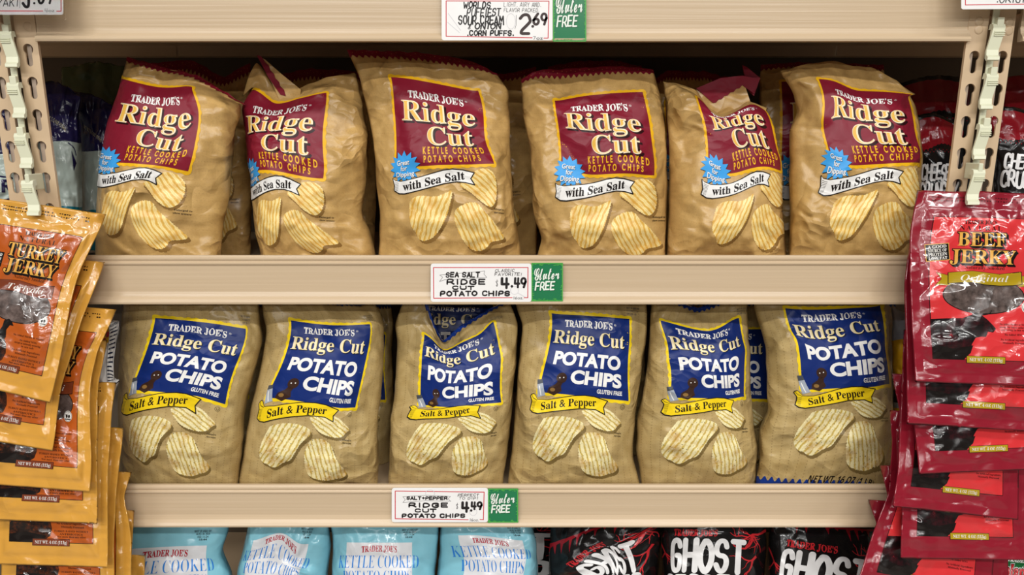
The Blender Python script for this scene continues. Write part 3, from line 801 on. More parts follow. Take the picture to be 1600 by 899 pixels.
UPL2 = upright(0.5, 27, 215, 'beige slotted upright at the outer left, partly behind the clip strip', ZU0, ZU1, zk, 'slotted uprights')
zk2 = U(1520, 88).z
UPR = upright(1491, 1521, 215, 'beige slotted upright between the black crunchy snack bags and the right clip strip', ZU0, ZU1, zk2, 'slotted uprights')
UPR2 = upright(1536, 1561, 215, 'beige slotted upright at the outer right, partly behind the clip strip', ZU0, ZU1, zk2, 'slotted uprights')
def rivet(px, py):
    p = U(px, py, -.004); V, F = [], []; n = 14
    for r, y in ((.0056, 0), (.0052, -.0007), (.0034, -.0010)):
        for k in range(n): a = 2 * math.pi * k / n; V.append((p.x + r * math.cos(a), -.002 + y, p.z + r * math.sin(a)))
    for q in range(2):
        for k in range(n): F.append((q * n + k, q * n + (k + 1) % n, (q + 1) * n + (k + 1) % n, (q + 1) * n + k))
    F.append(tuple(range(2 * n, 3 * n)))
    return V, F
for px, py, par in ((41.5, 41, UPL), (-1, 41, UPL2), (1531, 46, UPR), (1531.5, 33, UPR), (1578, 48, UPR2), (1579, 35, UPR2)):
    V, F = rivet(px, py); obj('rivet', V, F, M['beige'], par, True)

def clip_strip(pxs, pys, label, lean):
    """a vertical plastic strip with a row of spring clips"""
    Yf = -.006
    top = U(pxs[0], pys[0], Yf); x = U(pxs[1], pys[1], Yf).x; zb = .62
    root = empty('clip_strip', (x, Yf, zb)); tag(root, label, 'clip strip', 'merchandise clip strips')
    box('strip', (x - .004, Yf - .0015, zb), (x + .004, Yf + .0005, ZU1), M['strip'], root, .0005)
    return root, x, Yf
def clip(root, x, z, Yf, lean, reach=0.0):
    """one clip: grooved thumb plate that leans out to a curled lip, on a small block"""
    w = .0085; pr = [(.0, .021), (-.006, .020), (-.0085, .016), (-.0088, .010), (-.0075, -.010), (-.010, -.0165), (-.0135, -.019), (-.0145, -.0225), (-.012, -.0235), (-.0085, -.0205), (-.0055, -.013), (-.006, .009), (-.004, .014), (0, .014)]
    n = len(pr); V = []; F = []
    for s in (0, 1):
        for y, dz in pr:
            xx = x + (-w if s == 0 else w * .75) + lean * (.02 - dz) * .16
            V.append((xx, Yf + y, z + dz))
    for i in range(n): F.append((i, (i + 1) % n, n + (i + 1) % n, n + i))
    for tri in tessellate_polygon([[Vector((y, z_, 0)) for y, z_ in pr]]):
        F.append(tuple(tri)); F.append(tuple(i + n for i in tri[::-1]))
    c = obj('clip', V, F, M['strip'], root)
    for k in range(3):
        zz = z + .011 - k * .0022
        box('groove', (x - w * .9, Yf - .0098, zz - .0005), (x + w * .62, Yf - .0086, zz + .0005), M['strip'], c)
    b = .0042 if not reach else .0028
    box('hinge_block', (x - b, Yf - .0075, z + .008), (x + b, Yf - .001 + reach, z + .028), M['strip'], c, .001)
    return c
CS1, sx1, sy1 = clip_strip((0, 37), (0, 215), 'cream plastic clip strip on the left uprights holding amber jerky pouches', 1)
for py in (75, 155, 234): clip(CS1, sx1 + .001, U(30, py, -.016).z, sy1, 1)
clip(CS1, U(45, 308, -.034).x, U(45, 308, -.034).z, -.0255, 1, .021)
CS2, sx2, sy2 = clip_strip((0, 1530), (0, 215), 'cream plastic clip strip on the right uprights holding crimson jerky pouches', -1)
for py in (64, 141, 220): clip(CS2, sx2 + .003, U(1540, py, -.016).z, sy2, -1)
clip(CS2, U(1530, 291, -.034).x, U(1530, 291, -.034).z, -.0255, -1, .021)

# ------------------------------------------------------------------ shelf signs
def flat(name, g, mat, Y, parent, thick=0.0):
    P = unp(g[0][:, 0], g[0][:, 1], Y)
    if not thick: return P, g[1]
    return P, g[1]
def art_obj(name, layers, parent, Y):
    VV, FF, MI, ml, n = [], [], [], [], 0
    layers = [(m_, q, d_ + .06 * k) for m_, g_, d_ in layers for k, q in enumerate(g_ if isinstance(g_, list) else [g_])]
    for k, (mat, g, dy) in enumerate(layers):
        P = unp(g[0][:, 0], g[0][:, 1], Y - dy * .00012)
        if mat not in ml: ml.append(mat)
        for f in g[1]:
            a = sum(g[0][f[i]][0] * g[0][f[(i + 1) % len(f)]][1] - g[0][f[(i + 1) % len(f)]][0] * g[0][f[i]][1] for i in range(len(f)))
            f2 = f if a < 0 else f[::-1]
            FF.append(tuple(int(i) + n for i in f2)); MI.append(ml.index(mat))
        VV.append(P); n += len(P)
    return obj(name, np.concatenate(VV), FF, ml, parent, False, MI)
def slab(name, pts, mat, Y, thick, parent):
    P = unp([p[0] for p in pts], [p[1] for p in pts], Y); n = len(pts); Q = P + np.array([0, thick, 0])
    F = [tuple(range(n)), tuple(range(n, 2 * n))[::-1]] + [(i, i + n, (i + 1) % n + n, (i + 1) % n) for i in range(n)]
    return obj(name, np.concatenate([P, Q]), F, mat, parent)
def sign(card, r, border, texts, label, cat_='price sign', rot=0.0, Y=-.0085, sleeve=None):
    x0, y0, x1, y1 = card; c = np.array([(x0 + x1) / 2, (y0 + y1) / 2])
    ro = lambda g: tr(g, rot=rot, about=c)
    cp = ro(rrect(x0, y0, x1, y1, r))[0]
    root = empty('price_sign', U((x0 + x1) / 2, y1, Y)); tag(root, label, cat_, 'price signs in the channels')
    slab('card', cp, M['card'], Y, .0008, root)
    if border: art_obj('red_border', [(M['redink'], ro(list([ribbon([border[i], border[i + 1]], 1.3) for i in range(len(border) - 1)])), 1)], root, Y)
    art_obj('hand_lettering', [(m, ro(g), d) for m, g, d in texts], root, Y)
    if sleeve:
        slab('clear_sleeve', ro(rrect(*sleeve, 3))[0], M['clear'], Y - .0012, .0006, root)
    return root
def gftag(x0, y0, x1, y1, label, Y=-.0082):
    root = empty('gluten_free_tag', U((x0 + x1) / 2, y1, Y)); tag(root, label, 'shelf tag', 'green tags beside the price signs')
    w, h = x1 - x0, y1 - y0
    slab('card', [(x0, y0), (x0, y1), (x1, y1), (x1, y0)][::-1], M['green'], Y, .0008, root)
    rr = random.Random(int(x0)); B = []
    for k in range(60):
        e = rr.random(); s = rr.choice((0, 1, 2, 3)); t = rr.random() * (1.6 if s > 1 else 5)
        px, py = [(x0 + e * w, y0 + t * .6 + 1), (x0 + e * w, y1 - t * .6 - 1), (x0 + 1 + t, y0 + e * h), (x1 - 1 - t, y0 + e * h)][s]
        B.append(ribbon([(px - 1.2, py + .3), (px, py), (px + 1.2, py - .3)], rr.uniform(.5, 1.1)))
    fr = [(x0, y0), (x1, y0), (x1, y1), (x0, y1), (x0, y0)]
    inn = [(max(x0 + .8, min(x1 - .8, a)), max(y0 + .8, min(y1 - .8, b))) for a, b in fr]
    art_obj('brushed_border', [(M['lime'], list((B + [ribbon([inn[i], inn[i + 1]], 1.5, cap=False) for i in range(4)])), 1)], root, Y)
    sl = lambda x, y: (x, y - (x - x0) * .06)
    L = []
    for dx, m, d in ((.7, M['tagd'], 2), (0, M['tagw'], 3)):
        L += [(m, tr(text('Gluten', x0 + w * .09, x0 + w * .88, y0 + h * .46, h * .30, 'sc', .014, f=sl), dx, dx), d)]
        L += [(m, tr(strokes('FREE', x0 + w * .12, x0 + w * .72, y0 + h * .72, h * .2, 2.3, .05, .12, 3, f=sl), dx, dx), d)]
    art_obj('hand_lettering', L, root, Y)
    return root
def pxl(sc, ox, oy): return lambda x, y: (ox + x / sc, oy + y / sc)
def T_(q, s, x0, y0, x1, y1, w, rnd=.06, shear=.05, seed=1):
    a, b = q(x0, y1); c, d = q(x1, y0); return strokes(s, a + w / 2, c - w / 2, b - w / 2, b - d - w, w, rnd, shear, seed)
# middle shelf sign
q = pxl(6.667, 660, 400)
ghost = [(M['ghostline'], lst(outline([q(960 + 42 * math.cos(a), 360 + 42 * math.sin(a)) for a in np.linspace(0, 6, 16)], .8), ribbon([q(1000, 390), q(1070, 430)], 1)), .6)]
L = ghost + [(M['marker'], T_(q, 'SEA SALT', 240, 168, 600, 228, 2.0, .05, .05, 2), 2), (M['marker2'], list([ribbon([q(*a), q(*b)], .45) for a, b in (((180, 200), (650, 158)), ((650, 158), (640, 190)), ((640, 190), (672, 225)), ((672, 225), (230, 250)), ((230, 250), (178, 268)), ((178, 268), (212, 222)), ((212, 222), (180, 200)))]), 2),
     (M['marker'], T_(q, 'RIDGE', 250, 237, 665, 303, 2.5, .05, .02, 3), 2), (M['marker'], T_(q, 'CUT', 310, 310, 542, 356, 2.2, .05, .0, 4), 2), (M['marker'], T_(q, 'POTATO CHIPS', 182, 362, 918, 422, 2.3, .06, .02, 5), 2),
     (M['marker2'], T_(q, 'CLASSIC', 755, 138, 958, 170, .75, .12, .2, 6), 2), (M['marker2'], T_(q, 'FAVORITE!', 750, 176, 1035, 210, .75, .12, .2, 7), 2), (M['marker2'], T_(q, '$', 757, 250, 790, 325, .6), 2),
     (M['marker'], T_(q, '4', 805, 222, 908, 348, 4.0, 0, .02), 2), (M['marker'], ellipse(*q(932, 318), 2.1, 2.1, 12), 2), (M['marker'], T_(q, '49', 945, 222, 1086, 338, 3.4, 0, .05), 2),
     (M['marker2'], T_(q, '16', 945, 425, 985, 455, .6), 2), (M['marker2'], text('oz.', *[q(990, 0)[0], q(1050, 0)[0]], q(0, 452)[1], 4.2), 2)]
sign((673, 412, 830.5, 472), 4, [q(935, 436), q(118, 442), q(116, 122), q(1100, 122), q(1098, 436), q(1060, 437)], L, 'hand-lettered white price sign for sea salt chips on the middle channel', rot=0.0)
gftag(830.5, 411, 879.5, 471, 'green hand-painted tag beside the sea salt price sign on the middle channel')
# lower shelf sign
q = pxl(6.957, 600, 750)
ghost = [(M['ghostline'], lst(outline([q(970 + 40 * math.cos(a), 350 + 40 * math.sin(a)) for a in np.linspace(0, 6, 16)], .8), outline([q(500 + 50 * math.cos(a), 150 + 40 * math.sin(a)) for a in np.linspace(0, 6, 16)], .8)), .6)]
L = ghost + [(M['marker'], T_(q, 'SALT+PEPPER', 243, 180, 692, 222, 1.7, .05, .05, 8), 2), (M['marker2'], list([ribbon([q(*a), q(*b)], .45) for a, b in (((205, 185), (470, 168)), ((470, 168), (722, 182)), ((722, 182), (695, 208)), ((695, 208), (725, 235)), ((725, 235), (450, 228)), ((450, 228), (205, 248)), ((205, 248), (232, 218)), ((232, 218), (205, 185)))]), 2),
     (M['marker'], T_(q, 'RIDGE', 265, 247, 705, 305, 2.4, .05, .0, 3), 2), (M['marker'], T_(q, 'CUT', 333, 312, 572, 358, 2.1, .05, .0, 9), 2), (M['marker'], T_(q, 'POTATO CHIPS', 192, 366, 888, 418, 2.2, .06, .0, 10), 2),
     (M['marker2'], T_(q, 'PERFECT', 800, 150, 1032, 182, .75, .12, .2, 6), 2), (M['marker2'], T_(q, 'TO DIP!', 810, 186, 1022, 218, .75, .12, .2, 7), 2), (M['marker2'], T_(q, '$', 778, 255, 806, 325, .6), 2),
     (M['marker'], T_(q, '4', 830, 235, 928, 362, 4.0, 0, .02), 2), (M['marker'], ellipse(*q(948, 335), 2.0, 2.0, 12), 2), (M['marker'], T_(q, '49', 935, 235, 1072, 332, 3.2, 0, .05), 2),
     (M['marker2'], T_(q, '16', 930, 422, 968, 455, .6), 2), (M['marker2'], text('oz.', *[q(972, 0)[0], q(1030, 0)[0]], q(0, 452)[1], 4.0), 2)]
sign((612, 763, 762.5, 816.5), 4, [q(915, 436), q(122, 424), q(122, 124), q(1088, 135), q(1080, 436), q(1045, 434)], L, 'hand-lettered white price sign for salt and pepper chips on the lower channel')
gftag(762.5, 764, 809.5, 817, 'green hand-painted tag beside the salt and pepper price sign on the lower channel')
# upper shelf sign
q = pxl(5.714, 660, 0)
ghost = [(M['ghostline'], lst(ribbon([q(230, 120), q(340, 270)], .9), ribbon([q(225, 200), q(330, 290)], .9), outline([q(790 + 40 * math.cos(a), 190 + 70 * math.sin(a)) for a in np.linspace(0, 6, 16)], .7)), .6)]
L = ghost + [(M['marker'], T_(q, 'WORLDS', 360, 12, 612, 76, 1.8, .05, .1, 2), 2), (M['marker'], T_(q, 'PUFFIEST', 392, 72, 698, 148, 1.7, .05, .12, 3), 2), (M['marker'], T_(q, 'SOUR CREAM', 318, 138, 730, 225, 2.0, .07, .05, 4), 2),
     (M['marker'], T_(q, '8', 404, 228, 432, 262, .9), 2), (M['marker'], T_(q, 'ONION', 462, 200, 706, 264, 2.0, .05, .15, 5), 2), (M['marker'], T_(q, '.CORN PUFFS.', 395, 268, 822, 322, 2.0, .05, .05, 6), 2),
     (M['marker2'], T_(q, 'LIGHT, AIRY AND,', 725, 20, 1060, 62, .55, .06, .1, 7), 2), (M['marker2'], T_(q, 'FLAVOR PACKED.', 725, 72, 1045, 108, .55, .06, .1, 8), 2), (M['marker2'], ribbon([q(838, 135), q(836, 225), q(826, 255)], .5), 2),
     (M['marker3'], T_(q, '2', 845, 118, 962, 312, 4.4, 0, .12), 2), (M['marker3'], ellipse(*q(985, 235), 2.2, 2.2, 12), 2), (M['marker3'], T_(q, '69', 978, 112, 1118, 228, 3.8, 0, .05), 2),
     (M['marker2'], T_(q, '7', 985, 325, 1010, 355, .6), 2), (M['marker2'], text('oz', *[q(1018, 0)[0], q(1075, 0)[0]], q(0, 354)[1], 5.0), 2)]
sign((690, -34, 863.5, 63), 4, [q(980, 337), q(212, 324), q(212, 8), q(1130, 10), q(1122, 340), q(1085, 340)], L, 'hand-lettered white price sign for sour cream corn puffs on the topmost channel')
gftag(864, -16, 916, 65, 'green hand-painted tag beside the corn puffs price sign on the topmost channel')
# jerky signs above the strips
q = pxl(4.496, 0, 0)
L = [(M['marker'], T_(q, 'TERIYAKI', -190, -12, 130, 48, 1.3, .05, .1, 2), 2), (M['marker'], T_(q, '3', 150, -90, 215, 58, 4.2, 0, .05), 2), (M['marker'], ellipse(*q(240, 22), 1.8, 1.8, 10), 2), (M['marker'], T_(q, '69', 258, -95, 372, 30, 3.6, 0, .05), 2),
     (M['marker2'], ribbon([q(140, -20), q(138, 55)], .6), 2), (M['marker2'], T_(q, '4', 310, 60, 335, 90, .6), 2), (M['marker2'], text('oz', q(340, 0)[0], q(382, 0)[0], q(0, 84)[1], 4.5), 2)]
sign((-95, -62, 98.5, 23), 3, [q(398, 78), q(428, 78), q(428, -270), q(-400, -270), q(-400, 76), q(300, 77)], L, 'white price sign in a clear sleeve hanging above the amber jerky', rot=0.0, Y=-.03, sleeve=(-99, -66, 103, 31))
q = pxl(5.29, 1400, 0)
L = [(M['marker'], T_(q, 'ORIGINAL', 850, -40, 1220, 24, 1.4, .05, .1, 2), 2), (M['marker'], ellipse(*q(838, 14), 1.0, 1.0, 8), 2)]
sign((1502, -72, 1690, 14), 3, [q(573, -350), q(573, 38), q(1500, 30)], L, 'white price sign with a red border hanging above the crimson jerky', rot=-.006, Y=-.03)

# ------------------------------------------------------------------ chip bags
RED = red_design(); BLU = blue_design()
RI = dict(TL=(0, 0), TR=(150, 0), BR=(150, 130), BL=(0, 130), Rl=(14, 52), Re=(134, 58), Cl=(56, 88), Ct=(130, 92), Kl=(47, 107), Kr=(141, 107), st=r3(258, 190), bl=r3(160, 340), br=r3(764, 236), A=(52, 207), C=(129, 226), lm=(0, 65), tm=(75, 0), rm=(150, 60))
BI = dict(TL=(0, 0), TR=(140, 0), BR=(140, 130), BL=(0, 130), Rl=(5, 42), Rr=(131, 42), Pl=(14, 72), Pr=(124, 72), Cl=(47, 100), Cr=(126, 100), bl=b4(155, 215), br=b4(792, 195), A=b4(380, 500), B=b4(750, 355), C=b4(732, 637), lm=(0, 65), tm=(70, 0), rm=(140, 65))
def inn(tab, **kw): return [tab[k] + tuple(v) for k, v in kw.items()]
CALMR = (-4, 154, -4, 200); CALMB = (-4, 144, -4, 200)
dM, dL = DECK['middle'], DECK['lower']
REDG = 'maroon label chip bags on the middle shelf'; BLUG = 'navy label chip bags on the lower shelf'
S3 = lambda v: round(v / 3) * 3
def fold(parent, kraft_pts, seal_pts, Y, kmat, smat):
    """the folded-over top of a bag: paper flap with its crimped seal, standing behind the front face"""
    a = slab('folded_flap', kraft_pts, M[kmat], Y, .002, parent)
    b = slab('flap_seal', seal_pts, M[smat], Y - .0012, .0018, parent)
    for o in (a, b):
        n = len(o.data.vertices); ul = o.data.uv_layers.new(name='UVMap')
        for lp in o.data.loops:
            c = o.data.vertices[lp.vertex_index].co; ul.data[lp.index].uv = (c.x * 12, c.z * 12)
BAG = dict(thick=.052, lean=.02, deck=dM, ymin=.004, calm=CALMR, amp=.0022)
pouch('chip_bag', RED, (3, 207, -54, 288), [(225, 96), (252, 105), (284, 111), (312, 120), (345, 140)],
      [(199, 89), (184, 146), (167, 195), (156, 252), (151, 312), (149, 396), (149, 416)], [(384, 163), (368, 200), (363, 240), (358, 312), (350, 345), (345, 398), (345, 416)],
      inn(RI, TR=(300, 136), rm=(311, 184), BR=(294, 268), BL=(155, 247), br=(253, 271), C=(236, 350), Ct=(283, 229), Cl=(215, 215), Rl=(186, 176), Re=(298, 190)) + [(150, 107, 303, 235)],
      .058, seed=1, label='maroon label chip bag nearest the navy snack bags, its top corner folded right', cat_='chip bag', group=REDG, omit=('weight_lettering', 'bottom_seal'), **BAG)
r, _ = pouch('chip_bag', RED, (6, 213, -54, 288), [(389, 118), (401, 97), (420, 125), (444, 150), (470, 137), (510, 121)],
      [(379, 152), (380, 180), (385, 221), (393, 305), (398, 358), (407, 398), (408, 416)], [(556, 113), (569, 176), (576, 210), (572, 282), (567, 335), (582, 373), (587, 398), (588, 416)],
      inn(RI, TR=(510, 145), BR=(505, 279), BL=(389, 277), br=(470, 288), C=(476, 361), Re=(487, 197), Cl=(409, 224), Ct=(480, 234), Kr=(496, 257)) + [(60, 0, 428, 161), (6, 0, 394, 141), (100, 0, 464, 155)],
      .08, seed=2, label='maroon label chip bag with a notched top and upright folded flap at its left', cat_='chip bag', group=REDG, omit=('top_seal',), **BAG)
fold(r, [(402, 87), (414, 93), (440, 116), (470, 140), (466, 170), (444, 172), (425, 130)][::-1], [(401, 86), (408, 88)] + [(414 + k * 3.9 + (2.2 if k % 2 else 0), 97 + k * 6.2) for k in range(8)] + [(446, 150), (438, 148), (420, 122)], .083, 'kraft', 'maroon_seal')
pouch('chip_bag', RED, (-51, 195, -54, 288), [(575, 79), (608, 80), (660, 83), (705, 89), (742, 98)],
      [(542, 78), (560, 116), (572, 164), (584, 220), (588, 284), (594, 340), (592, 398), (592, 418)], [(776, 115), (794, 142), (796, 180), (798, 260), (802, 316), (814, 398), (815, 418)],
      inn(RI, TL=(611, 121), TR=(747, 142), BR=(772, 256), BL=(619, 262), Rl=(628, 172), Re=(741, 190), Cl=(669, 214), Ct=(738, 222), bl=(616, 292), br=(741, 270), A=(672, 336), C=(751, 353)),
      .062, seed=3, label='tallest maroon label chip bag, its left top corner standing highest in the row', cat_='chip bag', group=REDG, omit=('weight_lettering', 'bottom_seal'), **BAG)
pouch('chip_bag', RED, (-63, 174, -54, 288), [(837, 111), (892, 107), (958, 104), (990, 106)],
      [(814, 124), (817, 172), (828, 234), (835, 337), (846, 374), (840, 398), (840, 418)], [(1020, 109), (1031, 146), (1040, 208), (1042, 300), (1039, 398), (1039, 418)],
      inn(RI, TL=(867, 158), TR=(1004, 144), BR=(1022, 274), BL=(876, 266), Rl=(883, 187), Re=(1000, 199), Cl=(926, 228), Ct=(1000, 232), Kl=(919, 250), Kr=(1014, 254), st=(890, 268), bl=(868, 301), br=(991, 284), A=(921, 353), C=(993, 366)),
      .064, seed=4, label='maroon label chip bag with a full-width zigzag seal leaning beside a notched one', cat_='chip bag', group=REDG, omit=('weight_lettering', 'bottom_seal'), **BAG)
r, _ = pouch('chip_bag', RED, (-60, 156, -54, 288), [(1060, 131), (1088, 142), (1106, 166), (1124, 178), (1145, 172), (1170, 158)],
      [(1036, 128), (1041, 172), (1046, 227), (1045, 300), (1043, 398), (1043, 418)], [(1200, 169), (1213, 208), (1223, 271), (1222, 307), (1225, 359), (1229, 398), (1229, 418)],
      inn(RI, TL=(1089, 152), TR=(1194, 172), BR=(1219, 267), BL=(1106, 258), Rl=(1112, 192), Re=(1192, 190), Cl=(1145, 218), Ct=(1199, 226), Kl=(1145, 246), Kr=(1214, 246), st=(1117, 268), bl=(1096, 297), br=(1203, 273), A=(1148, 342), C=(1201, 353)) + [(60, 0, 1126, 184), (105, 0, 1168, 165)],
      .07, seed=5, label='maroon label chip bag with a dipped front hiding part of its lettering', cat_='chip bag', group=REDG, omit=('top_seal', 'weight_lettering'), **BAG)
fold(r, [(1088, 140), (1112, 157), (1160, 122), (1172, 158), (1175, 185), (1110, 195)][::-1], [(1088, 138), (1126, 122), (1160, 118), (1187, 124), (1178, 146), (1164, 136)] + [(1160 - k * 4.6, 133 + k * 2.8 + (2.4 if k % 2 else 0)) for k in range(11)], .093, 'kraft', 'maroon_seal')
slab('flap_seal', [(1160, 102), (1166, 104), (1188, 122), (1178, 150), (1168, 140)][::-1], M['maroon_seal'], .096, .0018, r)
pouch('chip_bag', RED, (-57, 162, -54, 288), [(1255, 101), (1303, 95), (1325, 102), (1361, 105), (1391, 120)],
      [(1218, 111), (1240, 146), (1247, 175), (1236, 205), (1235, 264), (1236, 337), (1233, 398), (1233, 418)], [(1416, 138), (1431, 165), (1438, 200), (1441, 240), (1440, 300), (1436, 360), (1432, 398), (1432, 418)],
      inn(RI, TL=(1279, 124), TR=(1424, 148), BR=(1437, 255), BL=(1296, 248), Rl=(1301, 165), Re=(1412, 184), Cl=(1333, 211), Ct=(1415, 220), Kl=(1332, 234), Kr=(1433, 234), st=(1308, 255), bl=(1280, 294), br=(1411, 268), A=(1332, 333), C=(1398, 353), lm=(1286, 190), tm=(1337, 141)),
      .064, seed=6, label='maroon label chip bag standing beside the crimson jerky, no seal showing', cat_='chip bag', group=REDG, omit=('top_seal', 'weight_lettering'), **BAG)

BAG = dict(thick=.05, lean=.012, deck=dL, ymin=.004, calm=CALMB, amp=.0017)
pouch('chip_bag', BLU, (-45, 189, -66, 288), [(240, 440), (300, 436), (370, 438)],
      [(196, 446), (192, 477), (187, 532), (185, 592), (184, 650), (185, 700), (188, 756), (188, 776)], [(404, 446), (404, 477), (409, 538), (397, 582), (382, 640), (378, 712), (372, 756), (372, 776)],
      inn(BI, TL=(243, 497), TR=(384, 514), BR=(352, 632), BL=(206, 610), bl=(190, 634), br=(314, 624), A=(229, 687), B=(302, 656), C=(295, 711)),
      .062, seed=11, label='navy label chip bag nearest the amber jerky, label tilted to the right', cat_='chip bag', group=BLUG, omit=('weight_lettering', 'bottom_seal'), **BAG)
pouch('chip_bag', BLU, (-39, 186, -66, 288), [(450, 456), (515, 470), (560, 476)],
      [(412, 446), (409, 477), (416, 520), (408, 570), (389, 654), (383, 692), (373, 752), (373, 776)], [(582, 470), (593, 485), (599, 505), (600, 545), (598, 587), (590, 671), (592, 714), (590, 756), (590, 776)],
      inn(BI, TL=(455, 501), TR=(578, 507), BR=(555, 637), BL=(417, 622), bl=(403, 645), br=(529, 641), A=(445, 696), B=(516, 667), C=(510, 722)),
      .062, seed=12, label='navy label chip bag leaning right beside the one with a notched top', cat_='chip bag', group=BLUG, omit=('weight_lettering', 'bottom_seal'), **BAG)
pouch('chip_bag', BLU, (-39, 180, -66, 288), [(645, 452), (664, 463), (676, 500), (691, 533), (722, 508), (760, 486)],
      [(630, 468), (617, 510), (621, 534), (618, 581), (616, 620), (611, 648), (609, 697), (607, 756), (607, 776)], [(794, 466), (809, 506), (807, 559), (803, 595), (799, 648), (794, 697), (786, 756), (786, 776)],
      inn(BI, TL=(663, 523), TR=(771, 503), BR=(783, 629), BL=(657, 633), Rl=(664, 551), Rr=(773, 549), Pl=(670, 582), Pr=(768, 576), Cl=(692, 614), Cr=(769, 608), bl=(639, 643), br=(750, 634), A=(675, 692), B=(750, 663), C=(742, 713), rm=(783, 561)) + [(50, 0, 694, 548), (85, 0, 722, 535), (115, 0, 752, 521)],
      .064, seed=13, label='navy label chip bag with a deep V notch edged by its zigzag seal', cat_='chip bag', group=BLUG, omit=('weight_lettering', 'bottom_seal'), **BAG)
pouch('chip_bag', BLU, (-45, 171, -66, 288), [(850, 436), (910, 434), (970, 440)],
      [(808, 446), (806, 477), (816, 508), (809, 583), (804, 655), (800, 700), (793, 756), (793, 776)], [(1005, 446), (1010, 477), (1010, 523), (1003, 574), (993, 642), (989, 714), (1000, 756), (1002, 776)],
      inn(BI, TL=(862, 490), TR=(983, 499), BR=(982, 627), BL=(842, 613), bl=(829, 631), br=(949, 627), A=(872, 685), B=(942, 657), C=(938, 711)),
      .062, seed=14, label='navy label chip bag standing flat and smooth right of the V notched one', cat_='chip bag', group=BLUG, omit=('weight_lettering', 'bottom_seal'), **BAG)
pouch('chip_bag', BLU, (-42, 156, -66, 288), [(1045, 464), (1092, 481), (1128, 468)],
      [(1019, 448), (1017, 478), (1015, 532), (1008, 598), (996, 652), (994, 699), (1002, 756), (1002, 776)], [(1164, 450), (1168, 478), (1170, 532), (1173, 599), (1178, 665), (1184, 699), (1180, 756), (1180, 776)],
      inn(BI, TL=(1032, 501), TR=(1154, 497), BR=(1162, 620), BL=(1048, 622), Rl=(1048, 540), Rr=(1156, 537), Pl=(1063, 568), Pr=(1153, 566), bl=(1035, 635), br=(1146, 626), A=(1082, 690), B=(1143, 654), C=(1145, 709), tm=(1107, 517), lm=(1045, 565), rm=(1164, 549)),
      .066, seed=15, label='navy label chip bag with a sagging label top, second from the right end', cat_='chip bag', group=BLUG, omit=('weight_lettering', 'bottom_seal'), **BAG)
pouch('chip_bag', BLU, (-51, 150, -66, 288), [(1230, 432), (1300, 430), (1360, 434)],
      [(1178, 446), (1178, 480), (1196, 540), (1199, 598), (1200, 645), (1188, 672), (1185, 732), (1180, 756), (1180, 776)], [(1390, 446), (1390, 492), (1388, 548), (1394, 605), (1396, 660), (1394, 756), (1394, 776)],
      inn(BI, TL=(1227, 482), TR=(1374, 478), BR=(1390, 600), BL=(1254, 609), Rl=(1242, 520), Rr=(1374, 512), Pl=(1262, 550), Pr=(1375, 541), Cl=(1298, 578), Cr=(1380, 570), bl=(1243, 624), br=(1367, 608), A=(1294, 672), B=(1360, 639), C=(1355, 692), lm=(1245, 532)),
      .062, seed=16, label='navy label chip bag nearest the crimson jerky, the highest label in its row', cat_='chip bag', group=BLUG, **BAG)

# bags standing in the second rank
def second(D, tab, box_, lab, Y0, seed, deck, label, group, xl, xr, yt, yb, omit=(), top=()):
    x0, y0, x1, y1 = box_; lx, ly, lw, lh = lab
    w, h = (150, 130) if D is RED else (140, 130)
    ii = [(0, 0, lx, ly), (w, 0, lx + lw, ly + 3), (w, h, lx + lw, ly + lh), (0, h, lx, ly + lh), (50, 210, lx + lw * .35, ly + lh * 1.6)]
    return pouch('chip_bag', D, (xl, xr, yt, yb), list(top), [(x0, y0), (x0 - 4, (y0 + y1) / 2), (x0, y1)], [(x1, y0), (x1 + 4, (y0 + y1) / 2), (x1, y1)], ii, Y0, .04, .02, seed, label, 'chip bag', group, deck, .1, calm=None, omit=omit)
g2 = 'maroon label chip bags in the second rank'
second(RED, RI, (236, 98, 391, 404), (250, 160, 110, 100), .185, 21, dM, 'maroon label chip bag behind the one nearest the navy snack bags', g2, -54, 204, -54, 288, top=((300, 95), (350, 120)))
second(RED, RI, (425, 118, 585, 400), (455, 165, 105, 95), .185, 22, dM, 'maroon label chip bag behind the one with the upright folded flap', g2, -54, 204, -54, 288, top=((480, 108), (540, 110)))
second(RED, RI, (650, 105, 838, 404), (680, 150, 110, 100), .185, 23, dM, 'maroon label chip bag in the gap behind the tallest one', g2, -54, 204, -54, 288, top=((720, 104), (790, 116)))
second(RED, RI, (856, 104, 1002, 400), (885, 150, 105, 95), .2, 24, dM, 'maroon label chip bag peeking over the one with the full-width seal', g2, -54, 204, -54, 288, top=((900, 96), (960, 95)))
second(RED, RI, (1020, 124, 1150, 400), (1040, 160, 95, 95), .2, 25, dM, 'maroon label chip bag behind the one with the dipped front', g2, -54, 204, -54, 288, top=((1040, 112), (1100, 112)))
second(RED, RI, (1188, 102, 1380, 404), (1221, 128, 135, 138), .185, 26, dM, 'maroon label chip bag behind the one beside the crimson jerky', g2, -42, 204, -54, 288, top=((1240, 98), (1320, 100)))
g3 = 'navy label chip bags in the second rank'
second(BLU, BI, (235, 470, 425, 748), (270, 510, 115, 110), .18, 31, dL, 'navy label chip bag behind the one nearest the amber jerky', g3, -45, 186, -66, 288)
second(BLU, BI, (464, 470, 610, 756), (490, 520, 112, 105), .152, 32, dL, 'navy label chip bag behind the one leaning right', g3, -45, 186, -66, 288)
second(BLU, BI, (640, 462, 796, 748), (652, 473, 118, 115), .165, 33, dL, 'navy label chip bag seen through the V notch', g3, -30, 168, -66, 288)
second(BLU, BI, (845, 470, 1005, 748), (880, 510, 112, 108), .18, 34, dL, 'navy label chip bag behind the flat and smooth one', g3, -45, 186, -66, 288)
